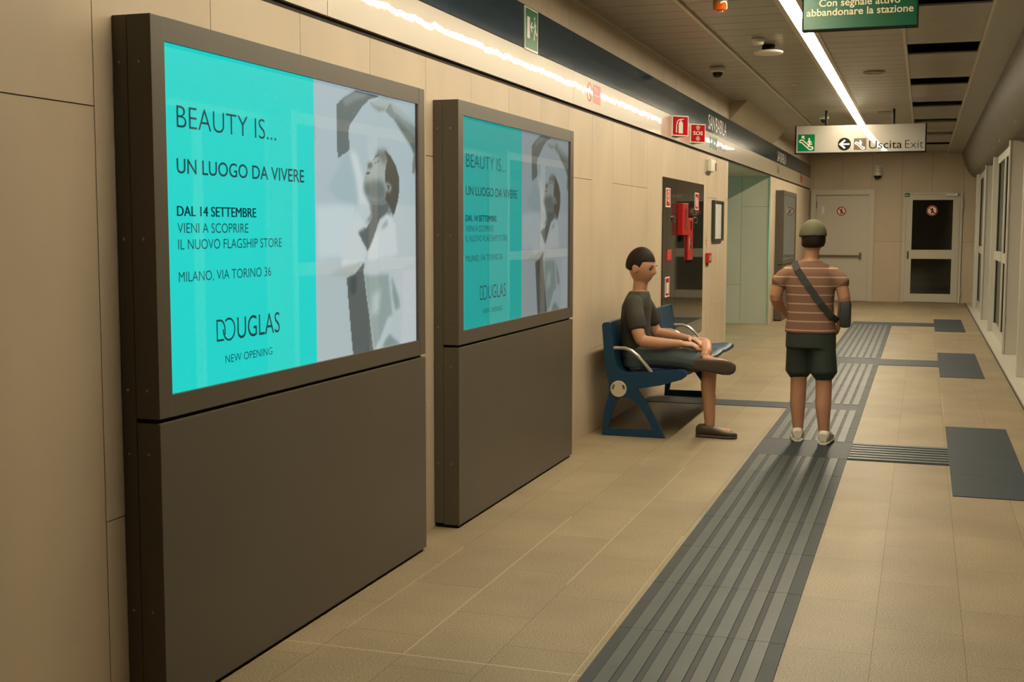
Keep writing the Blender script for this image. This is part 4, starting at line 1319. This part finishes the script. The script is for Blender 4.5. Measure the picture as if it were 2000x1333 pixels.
def head(mb, c, h, fdir, up=(0, 0, 1)):
    """h: chin to crown; fdir: the way the face looks"""
    F = V3(fdir).normalized(); U = V3(up); U = (U - F * U.dot(F)).normalized(); S = U.cross(F)
    ax, ay, az = h * 0.40, h * 0.325, h * 0.5
    bm = bmesh.new()
    bmesh.ops.create_uvsphere(bm, u_segments=48, v_segments=36, radius=1)
    g = lambda v, m, s: math.exp(-((v - m) / s) ** 2)
    for v in bm.verts:
        x, y, z = v.co
        X, Y, Z = x * ax, y * ay, z * az
        if z < 0.1:
            k = min(1, (0.1 - z) / 1.1)
            Y *= 1 - 0.34 * k ** 1.4
            if x < 0: X *= 1 - 0.50 * k
            else: X *= 1 + 0.02 * k
        if x > 0:
            X += h * 0.095 * g(y, 0, 0.13) * g(z, -0.20, 0.13) + h * 0.05 * g(y, 0, 0.10) * g(z, 0.0, 0.16)
            X -= h * 0.040 * (g(y, 0.42, 0.16) + g(y, -0.42, 0.16)) * g(z, 0.02, 0.10)
            X += h * 0.022 * g(z, 0.18, 0.08) * g(y, 0, 0.6)
            X += h * 0.030 * g(y, 0, 0.25) * (g(z, -0.47, 0.06) + g(z, -0.60, 0.06))
            X += h * 0.045 * g(y, 0, 0.28) * g(z, -0.88, 0.14)
            X -= h * 0.020 * g(y, 0, 0.3) * g(z, -0.535, 0.03)
        v.co = V3(c) + F * X + S * Y + U * Z
    mb.bm(bm)
    for s in (-1, 1):
        bm = bmesh.new()
        bmesh.ops.create_uvsphere(bm, u_segments=14, v_segments=10, radius=1)
        for v in bm.verts:
            q = v.co
            v.co = V3(c) + F * (h * 0.10 * q.x * (1 + 0.2 * q.z) - h * 0.03) + S * (s * h * 0.33 + q.y * h * 0.035) + U * (q.z * h * 0.14 - h * 0.04)
        mb.bm(bm)
    return F, S, U

def eyes(parent, c, h, F, S, U):
    mb, m2, m3 = MB(), MB(), MB()
    for s in (-1, 1):
        p = V3(c) + F * h * 0.335 + S * s * h * 0.135 + U * h * 0.012
        mb.lathe([(0.001, -0.011), (0.007, -0.008), (0.011, 0), (0.007, 0.008), (0.001, 0.011)], p, 'z', 12)
        q = V3(c) + F * h * 0.392 + S * s * h * 0.14 + U * h * 0.095
        m2.tube([q - S * 0.016, q + U * 0.003, q + S * 0.016 - F * 0.004], 0.0035, 6)
    obj('eyes', mb, mat('eye_dark', (40, 30, 24), rough=0.2), parent, smooth=True)
    return m2

def hand(mb, wrist, d, n, curl=0.5, s=1.0, left=False):
    """palm + four unequal fingers + thumb; d: forearm direction, n: back-of-hand normal"""
    d = V3(d).normalized(); n = V3(n); n = (n - d * n.dot(d)).normalized()
    side = d.cross(n) * (1 if left else -1)          # towards the thumb
    w = V3(wrist)
    loft(mb, [(w, side * 0.024 * s, n * 0.017 * s), (w + d * 0.03 * s, side * 0.036 * s, n * 0.017 * s), (w + d * 0.065 * s, side * 0.040 * s, n * 0.014 * s), (w + d * 0.085 * s, side * 0.038 * s, n * 0.011 * s)], 16)
    for k, (off, ln) in enumerate(((0.029, 0.072), (0.010, 0.080), (-0.010, 0.074), (-0.029, 0.058))):
        p = w + d * 0.080 * s + side * off * s
        pts, dd = [p - d * 0.01 * s], d
        for j, fr in enumerate((0.45, 0.32, 0.23)):
            a = curl * (0.55 + 0.25 * j) * (1 + 0.12 * k)
            dd = (dd * math.cos(a) - n * math.sin(a)).normalized() if j == 0 else (dd * math.cos(a * 0.8) - (n * dd.dot(d) + d * -dd.dot(-n) * 0 + d * 0.0).normalized() * math.sin(a * 0.8)).normalized()
            pts.append(pts[-1] + dd * ln * fr * s)
        limb(mb, pts, [0.0092 * s, 0.0088 * s, 0.008 * s, 0.0068 * s], 8, 2)
    p = w + d * 0.025 * s + side * 0.028 * s
    limb(mb, [p, p + (d * 0.6 + side * 0.7 - n * 0.2).normalized() * 0.036 * s, p + (d * 0.6 + side * 0.7 - n * 0.2).normalized() * 0.036 * s + (d * 0.95 + side * 0.15 - n * 0.35).normalized() * 0.032 * s], [0.012 * s, 0.0105 * s, 0.008 * s], 8, 3)

def fuse(name, mb, m, parent, voxel=0.0065, smooth=4):
    """melt overlapping volumes into one continuous skin"""
    o = obj('tmp', mb, None)
    md = o.modifiers.new('r', 'REMESH'); md.mode = 'VOXEL'; md.voxel_size = voxel
    sm = o.modifiers.new('s', 'SMOOTH'); sm.iterations = smooth; sm.factor = 0.5
    dg = bpy.context.evaluated_depsgraph_get()
    me = bpy.data.meshes.new_from_object(o.evaluated_get(dg))
    q = MB()
    q.v = [v.co[:] for v in me.vertices]
    q.f = [tuple(p.vertices) for p in me.polygons]
    old = o.data
    bpy.data.objects.remove(o); bpy.data.meshes.remove(old); bpy.data.meshes.remove(me)
    r = obj(name, q, m, parent)
    for p in r.data.polygons: p.use_smooth = True
    return r

def shoe(mb, sole, heel, toe, up, wd, ht):
    """heel/toe: points on the sole's underside; up: away from the sole"""
    H, T = V3(heel), V3(toe); d = (T - H); L = d.length; d /= L; U = V3(up); U = (U - d * U.dot(d)).normalized(); S = d.cross(U)
    R, Q = [], []
    for t, wf, hf in ((0.0, 0.55, 0.75), (0.06, 0.80, 0.95), (0.2, 0.86, 1.0), (0.38, 0.84, 0.92), (0.55, 0.93, 0.72), (0.72, 1.0, 0.55), (0.88, 0.9, 0.45), (0.97, 0.62, 0.36), (1.0, 0.35, 0.28)):
        c = H + d * L * t
        hh = ht * hf
        R.append((c + U * (hh / 2 + 0.012), S * wd / 2 * wf, U * hh / 2))
        Q.append((c + U * 0.010, S * wd / 2 * (wf * 1.05 + 0.03), U * 0.0115))
    loft(mb, R, 20, 2.6)
    loft(sole, Q, 20, 3.5)

M_skin = mat('skin_warm', raw=(0.42, 0.215, 0.125), rough=0.5, spec=0.35, noise=0.06, nscale=14)
M_hair = mat('hair_dark', (34, 24, 16), rough=0.65, spec=0.2, noise=0.3, nscale=60)

# --- the man on the bench, ankle resting across his knee
r = thing('person', 'person in dark olive T-shirt sitting on the blue bench, ankle crossed over knee', 'person', (0.3, 8.21, 0.0))
B = MB()
yc = 8.215
S = lambda a: (0, a, 0)
D = lambda b, tilt=0.0: (b, 0, -b * tilt)
loft(B, [((0.285, yc, 0.455), S(0.145), D(0.085)), ((0.285, yc, 0.52), S(0.150), D(0.092)), ((0.270, yc, 0.60), S(0.135), D(0.088)), ((0.262, yc, 0.70), S(0.135), D(0.082)), ((0.266, yc, 0.79), S(0.150), D(0.088)), ((0.276, yc, 0.885), S(0.148), D(0.080)), ((0.285, yc, 0.932), S(0.108), D(0.062)), ((0.292, yc, 0.96), S(0.055), D(0.05))])
limb(B, [(0.288, yc, 0.90), (0.292, yc, 0.97), (0.300, yc, 1.05)], [0.056, 0.050, 0.050])
HC, HH = (0.300, 8.205, 1.122), 0.245
F_, S_, U_ = head(B, HC, HH, (0.96, -0.18, -0.16))
limb(B, [(0.278, 8.085, 0.885), (0.325, 8.015, 0.70), (0.352, 8.005, 0.635)], [0.050, 0.044, 0.040])
limb(B, [(0.352, 8.005, 0.635), (0.46, 8.01, 0.625), (0.615, 8.045, 0.622)], [0.041, 0.040, 0.025])
limb(B, [(0.278, 8.345, 0.885), (0.335, 8.43, 0.71), (0.37, 8.445, 0.65)], [0.050, 0.044, 0.040])
limb(B, [(0.37, 8.445, 0.65), (0.48, 8.39, 0.64), (0.625, 8.275, 0.635)], [0.041, 0.040, 0.025])
hand(B, (0.612, 8.043, 0.622), (0.96, 0.22, -0.05), (0.05, -0.25, 1), 0.55, 0.95, False)
hand(B, (0.622, 8.278, 0.636), (0.86, -0.5, -0.10), (0.05, 0.15, 1), 0.50, 0.95, True)
limb(B, [(0.30, 8.13, 0.525), (0.55, 8.10, 0.520), (0.795, 8.085, 0.485)], [0.074, 0.066, 0.052])
limb(B, [(0.800, 8.085, 0.475), (0.79, 8.085, 0.34), (0.805, 8.085, 0.08)], [0.050, 0.050, 0.033])
limb(B, [(0.30, 8.30, 0.530), (0.48, 8.43, 0.555), (0.655, 8.555, 0.575)], [0.074, 0.066, 0.052])
limb(B, [(0.655, 8.555, 0.575), (0.72, 8.34, 0.590), (0.785, 8.045, 0.572)], [0.050, 0.048, 0.033])
loft(B, [((0.775, 8.085, 0.05), (0, 0.03, 0), (0, 0, 0.03)), ((0.95, 8.08, 0.04), (0, 0.03, 0), (0, 0, 0.02))], 12)
loft(B, [((0.765, 8.00, 0.53), (0, 0, 0.03), (0, 0.03, 0)), ((0.93, 7.985, 0.50), (0, 0, 0.03), (0, 0.02, 0))], 12)
limb(B, [(0.785, 8.045, 0.572), (0.775, 8.01, 0.545)], [0.033, 0.032])
body = fuse('body', B, M_skin, r, 0.006, 3)
brow = eyes(r, HC, HH, F_, S_, U_)
B = MB()
loft(B, [((0.283, yc, 0.50), S(0.165), D(0.104)), ((0.276, yc, 0.56), S(0.160), D(0.104)), ((0.266, yc, 0.66), S(0.152), D(0.098)), ((0.264, yc, 0.76), S(0.160), D(0.098)), ((0.272, yc, 0.86), S(0.166), D(0.096)), ((0.280, yc, 0.912), S(0.140), D(0.082)), ((0.288, yc, 0.958), S(0.080), D(0.066))])
limb(B, [(0.274, 8.085, 0.893), (0.305, 8.035, 0.79), (0.318, 8.025, 0.725)], [0.062, 0.062, 0.060])
limb(B, [(0.274, 8.345, 0.893), (0.315, 8.405, 0.80), (0.335, 8.425, 0.735)], [0.062, 0.062, 0.060])
fuse('t_shirt', B, mat('shirt_olive', raw=(0.032, 0.032, 0.021), rough=0.8, noise=0.15, nscale=8), r, 0.007, 5)
B = MB()
loft(B, [((0.29, yc, 0.448), S(0.165), D(0.100)), ((0.288, yc, 0.52), S(0.168), D(0.106)), ((0.28, yc, 0.575), S(0.160), D(0.106))])
limb(B, [(0.30, 8.13, 0.527), (0.55, 8.10, 0.524), (0.72, 8.09, 0.500)], [0.084, 0.080, 0.074])
limb(B, [(0.30, 8.30, 0.534), (0.46, 8.42, 0.556), (0.59, 8.51, 0.572)], [0.084, 0.080, 0.074])
fuse('shorts', B, mat('shorts_blue_grey', raw=(0.060, 0.082, 0.086), rough=0.8, noise=0.15, nscale=9), r, 0.007, 4)
B = MB()
bm = bmesh.new(); bmesh.ops.create_uvsphere(bm, u_segments=40, v_segments=28, radius=1)
for v in bm.verts:
    x, y, z = v.co
    f = x * 0.43; fr = 0.0
    if z < 0.32 and x > 0.10: f *= max(0.2, 0.75 - (0.32 - z) * 0.4)
    if x > 0 and z > 0.2: f *= 0.97
    yy = y * 0.352 * (0.90 if z < -0.2 else 1)
    if z < -0.25: z = -0.25 + (z + 0.25) * 0.25
    v.co = V3(HC) + F_ * HH * (f - 0.02) + S_ * HH * yy + U_ * HH * (z * 0.515 + 0.045)
B.bm(bm)
h = obj('hair', B, M_hair, r, smooth=True)
obj('eyebrows', brow, M_hair, r, smooth=True)
for hl, tl, up, ln in (((0.715, 8.085, 0.0), (0.985, 8.075, 0.0), (0, 0, 1), 'shoe'), ((0.715, 7.945, 0.500), (0.985, 7.935, 0.478), (0, 1, 0.05), 'shoe')):
    a, b = MB(), MB()
    shoe(a, b, hl, tl, up, 0.090, 0.078)
    s = obj('shoe', a, mat('shoe_brown', raw=(0.045, 0.030, 0.018), rough=0.55), r, smooth=True)
    obj('sole', b, mat('sole_dark', raw=(0.055, 0.038, 0.025), rough=0.7), s, smooth=True)

# --- the person standing on the guide strip, back to us
r = thing('person', 'person standing on the tactile strip in olive cap, striped rosy-brown shirt and dark green shorts', 'person', (1.45, 8.1, 0.008))
B = MB()
cx, cy = 1.432, 8.10
S = lambda a: (a, 0, 0)
D = lambda b: (0, b, 0)
loft(B, [((cx + 0.012, cy, 0.655), S(0.135), D(0.090)), ((cx + 0.010, cy, 0.73), S(0.142), D(0.095)), ((cx + 0.005, cy, 0.83), S(0.125), D(0.082)), ((cx, cy, 0.95), S(0.135), D(0.085)), ((cx, cy, 1.06), S(0.145), D(0.084)), ((cx, cy, 1.12), S(0.128), D(0.070)), ((cx, cy, 1.165), S(0.085), D(0.058)), ((cx, cy, 1.185), S(0.05), D(0.05))])
limb(B, [(cx, cy, 1.15), (cx + 0.003, cy + 0.005, 1.20), (cx + 0.005, cy + 0.012, 1.26)], [0.052, 0.047, 0.047])
HC, HH = (1.440, 8.115, 1.318), 0.222
F_, S_, U_ = head(B, HC, HH, (-0.30, 0.95, -0.06))
limb(B, [(1.310, 8.095, 1.088), (1.240, 8.085, 1.02), (1.216, 8.085, 0.945)], [0.048, 0.042, 0.038])
limb(B, [(1.216, 8.085, 0.945), (1.235, 8.15, 0.88), (1.285, 8.245, 0.815)], [0.039, 0.037, 0.025])
hand(B, (1.285, 8.245, 0.815), (0.55, 0.65, -0.45), (-0.75, 0.15, -0.6), 0.6, 0.86, True)
limb(B, [(1.556, 8.095, 1.088), (1.625, 8.080, 1.02), (1.648, 8.075, 0.940)], [0.048, 0.042, 0.038])
limb(B, [(1.648, 8.075, 0.940), (1.640, 8.13, 0.86), (1.615, 8.20, 0.775)], [0.039, 0.037, 0.025])
hand(B, (1.615, 8.20, 0.775), (-0.2, 0.45, -0.85), (0.95, 0.1, -0.2), 0.6, 0.86, False)
limb(B, [(1.375, 8.10, 0.66), (1.370, 8.135, 0.40), (1.368, 8.13, 0.24), (1.375, 8.115, 0.075)], [0.074, 0.052, 0.050, 0.032])
limb(B, [(1.512, 8.095, 0.66), (1.532, 8.09, 0.40), (1.535, 8.06, 0.24), (1.545, 8.04, 0.075)], [0.074, 0.052, 0.050, 0.032])
loft(B, [((1.375, 8.09, 0.06), S(0.03), (0, 0, 0.03)), ((1.362, 8.26, 0.05), S(0.03), (0, 0, 0.02))], 12)
loft(B, [((1.545, 8.015, 0.06), S(0.03), (0, 0, 0.03)), ((1.562, 8.19, 0.05), S(0.03), (0, 0, 0.02))], 12)
fuse('body', B, M_skin, r, 0.006, 3)
brow = eyes(r, HC, HH, F_, S_, U_)
obj('eyebrows', brow, M_hair, r)
def stripe_mat():
    m = mat('shirt_striped', raw=(0.21, 0.115, 0.072), rough=0.8)
    nt = m.node_tree
    b = nt.nodes['Principled BSDF']
    tc = nt.nodes.new('ShaderNodeTexCoord')
    sp = nt.nodes.new('ShaderNodeSeparateXYZ')
    nt.links.new(tc.outputs['Object'], sp.inputs[0])
    a = nt.nodes.new('ShaderNodeMath'); a.operation = 'ADD'; a.inputs[1].default_value = 0.010
    md = nt.nodes.new('ShaderNodeMath'); md.operation = 'MODULO'; md.inputs[1].default_value = 0.0565
    lt = nt.nodes.new('ShaderNodeMath'); lt.operation = 'LESS_THAN'; lt.inputs[1].default_value = 0.008
    mx = nt.nodes.new('ShaderNodeMix'); mx.data_type = 'RGBA'
    mx.inputs['A'].default_value = (0.185, 0.092, 0.056, 1); mx.inputs['B'].default_value = (0.40, 0.27, 0.185, 1)
    nt.links.new(sp.outputs['Z'], a.inputs[0]); nt.links.new(a.outputs[0], md.inputs[0]); nt.links.new(md.outputs[0], lt.inputs[0])
    nt.links.new(lt.outputs[0], mx.inputs['Factor']); nt.links.new(mx.outputs['Result'], b.inputs['Base Color'])
    return m
B = MB()
loft(B, [((cx + 0.010, cy, 0.715), S(0.166), D(0.112)), ((cx + 0.008, cy, 0.80), S(0.152), D(0.104)), ((cx + 0.003, cy, 0.90), S(0.147), D(0.100)), ((cx, cy, 1.03), S(0.160), D(0.100)), ((cx, cy, 1.105), S(0.158), D(0.090)), ((cx, cy, 1.155), S(0.115), D(0.070)), ((cx, cy, 1.178), S(0.066), D(0.060))])
limb(B, [(1.315, 8.095, 1.100), (1.262, 8.09, 1.065), (1.236, 8.088, 1.03)], [0.056, 0.054, 0.056])
limb(B, [(1.550, 8.095, 1.100), (1.604, 8.088, 1.065), (1.630, 8.085, 1.03)], [0.056, 0.054, 0.056])
fuse('striped_shirt', B, stripe_mat(), r, 0.007, 5)
B = MB()
loft(B, [((cx + 0.012, cy, 0.62), S(0.160), D(0.108)), ((cx + 0.012, cy, 0.70), S(0.158), D(0.106)), ((cx + 0.008, cy, 0.76), S(0.146), D(0.100))])
limb(B, [(1.375, 8.10, 0.66), (1.370, 8.13, 0.54), (1.368, 8.14, 0.46)], [0.084, 0.084, 0.086])
limb(B, [(1.514, 8.095, 0.66), (1.526, 8.09, 0.54), (1.532, 8.085, 0.46)], [0.084, 0.084, 0.086])
fuse('shorts', B, mat('shorts_dark_green', raw=(0.020, 0.030, 0.020), rough=0.8, noise=0.15, nscale=9), r, 0.007, 4)
# hair below the cap
B = MB()
bm = bmesh.new(); bmesh.ops.create_uvsphere(bm, u_segments=36, v_segments=26, radius=1)
for v in bm.verts:
    x, y, z = v.co
    f = x * 0.44
    if x > 0.05: f *= 0.35
    if z < -0.45: z = -0.45 + (z + 0.45) * 0.3
    v.co = V3(HC) + F_ * HH * (f - 0.025) + S_ * HH * y * 0.352 + U_ * HH * (z * 0.5 + 0.02)
B.bm(bm)
obj('hair', B, M_hair, r, smooth=True)
B = MB()
bm = bmesh.new(); bmesh.ops.create_uvsphere(bm, u_segments=36, v_segments=26, radius=1)
for v in bm.verts:
    x, y, z = v.co
    z = max(z, -0.10)
    k = 1.0 if z > 0.05 else 1.02
    v.co = V3(HC) + F_ * HH * (x * 0.47 * k - 0.01) + S_ * HH * y * 0.385 * k + U_ * HH * (z * 0.44 + 0.125)
B.bm(bm)
cap = obj('cap', B, mat('cap_olive', raw=(0.085, 0.082, 0.038), rough=0.85, noise=0.15, nscale=12), r, smooth=True)
B = MB()
pts = []
for k in range(13):
    a = math.radians(-62 + 124 * k / 12)
    pts.append((HH * (0.40 * math.cos(a) + 0.32 * math.cos(a * 1.25) ** 2), HH * 0.40 * math.sin(a)))
inn = [(HH * 0.40 * math.cos(math.radians(-62 + 124 * k / 12)), HH * 0.36 * math.sin(math.radians(-62 + 124 * k / 12))) for k in range(12, -1, -1)]
B.prism(pts + inn, lambda u, v, q: V3(HC) + F_ * u + S_ * v + U_ * (HH * 0.085 + q - 0.25 * max(0, u - HH * 0.4)), 0, 0.005)
obj('brim', B, mat('cap_dark', raw=(0.04, 0.04, 0.02), rough=0.8), cap)
# cross-body bag
B = MB()
pts = [(1.335, 8.06, 1.168), (1.36, 8.010, 1.12), (1.43, 7.994, 1.02), (1.51, 7.994, 0.91), (1.575, 8.015, 0.83), (1.61, 8.06, 0.80)]
for a, b in zip(pts, pts[1:]):
    d = (V3(b) - V3(a)).normalized(); n = V3((0, -1, 0)); n = (n - d * n.dot(d)).normalized(); s = d.cross(n)
    B.add([V3(p) + s * q * 0.020 + n * t for p in (V3(a) - d * 0.004, V3(b) + d * 0.004) for q in (-1, 1) for t in (-0.004, 0.004)], [(0, 1, 3, 2), (4, 6, 7, 5), (0, 4, 5, 1), (2, 3, 7, 6), (0, 2, 6, 4), (1, 5, 7, 3)])
M_bag = mat('bag_dark', raw=(0.022, 0.026, 0.024), rough=0.6)
bg = thing('shoulder_bag', 'small dark bag on a strap at the hip of the person in the cap', 'bag', (1.66, 8.08, 0.80))
obj('strap', B, M_bag, bg)
B = MB(); B.box(1.622, 1.690, 8.03, 8.15, 0.755, 0.925, 0.022)
obj('pouch', B, M_bag, bg, smooth=True)
for hl, tl in (((1.378, 8.060, 0.008), (1.358, 8.300, 0.008)), ((1.543, 7.985, 0.008), (1.565, 8.225, 0.008))):
    a, b = MB(), MB()
    shoe(a, b, hl, tl, (0, 0, 1), 0.085, 0.078)
    s = obj('shoe', a, mat('shoe_white', (215, 205, 185), rough=0.6), r, smooth=True)
    obj('sole', b, mat('sole_white', (225, 218, 200), rough=0.6), s, smooth=True)
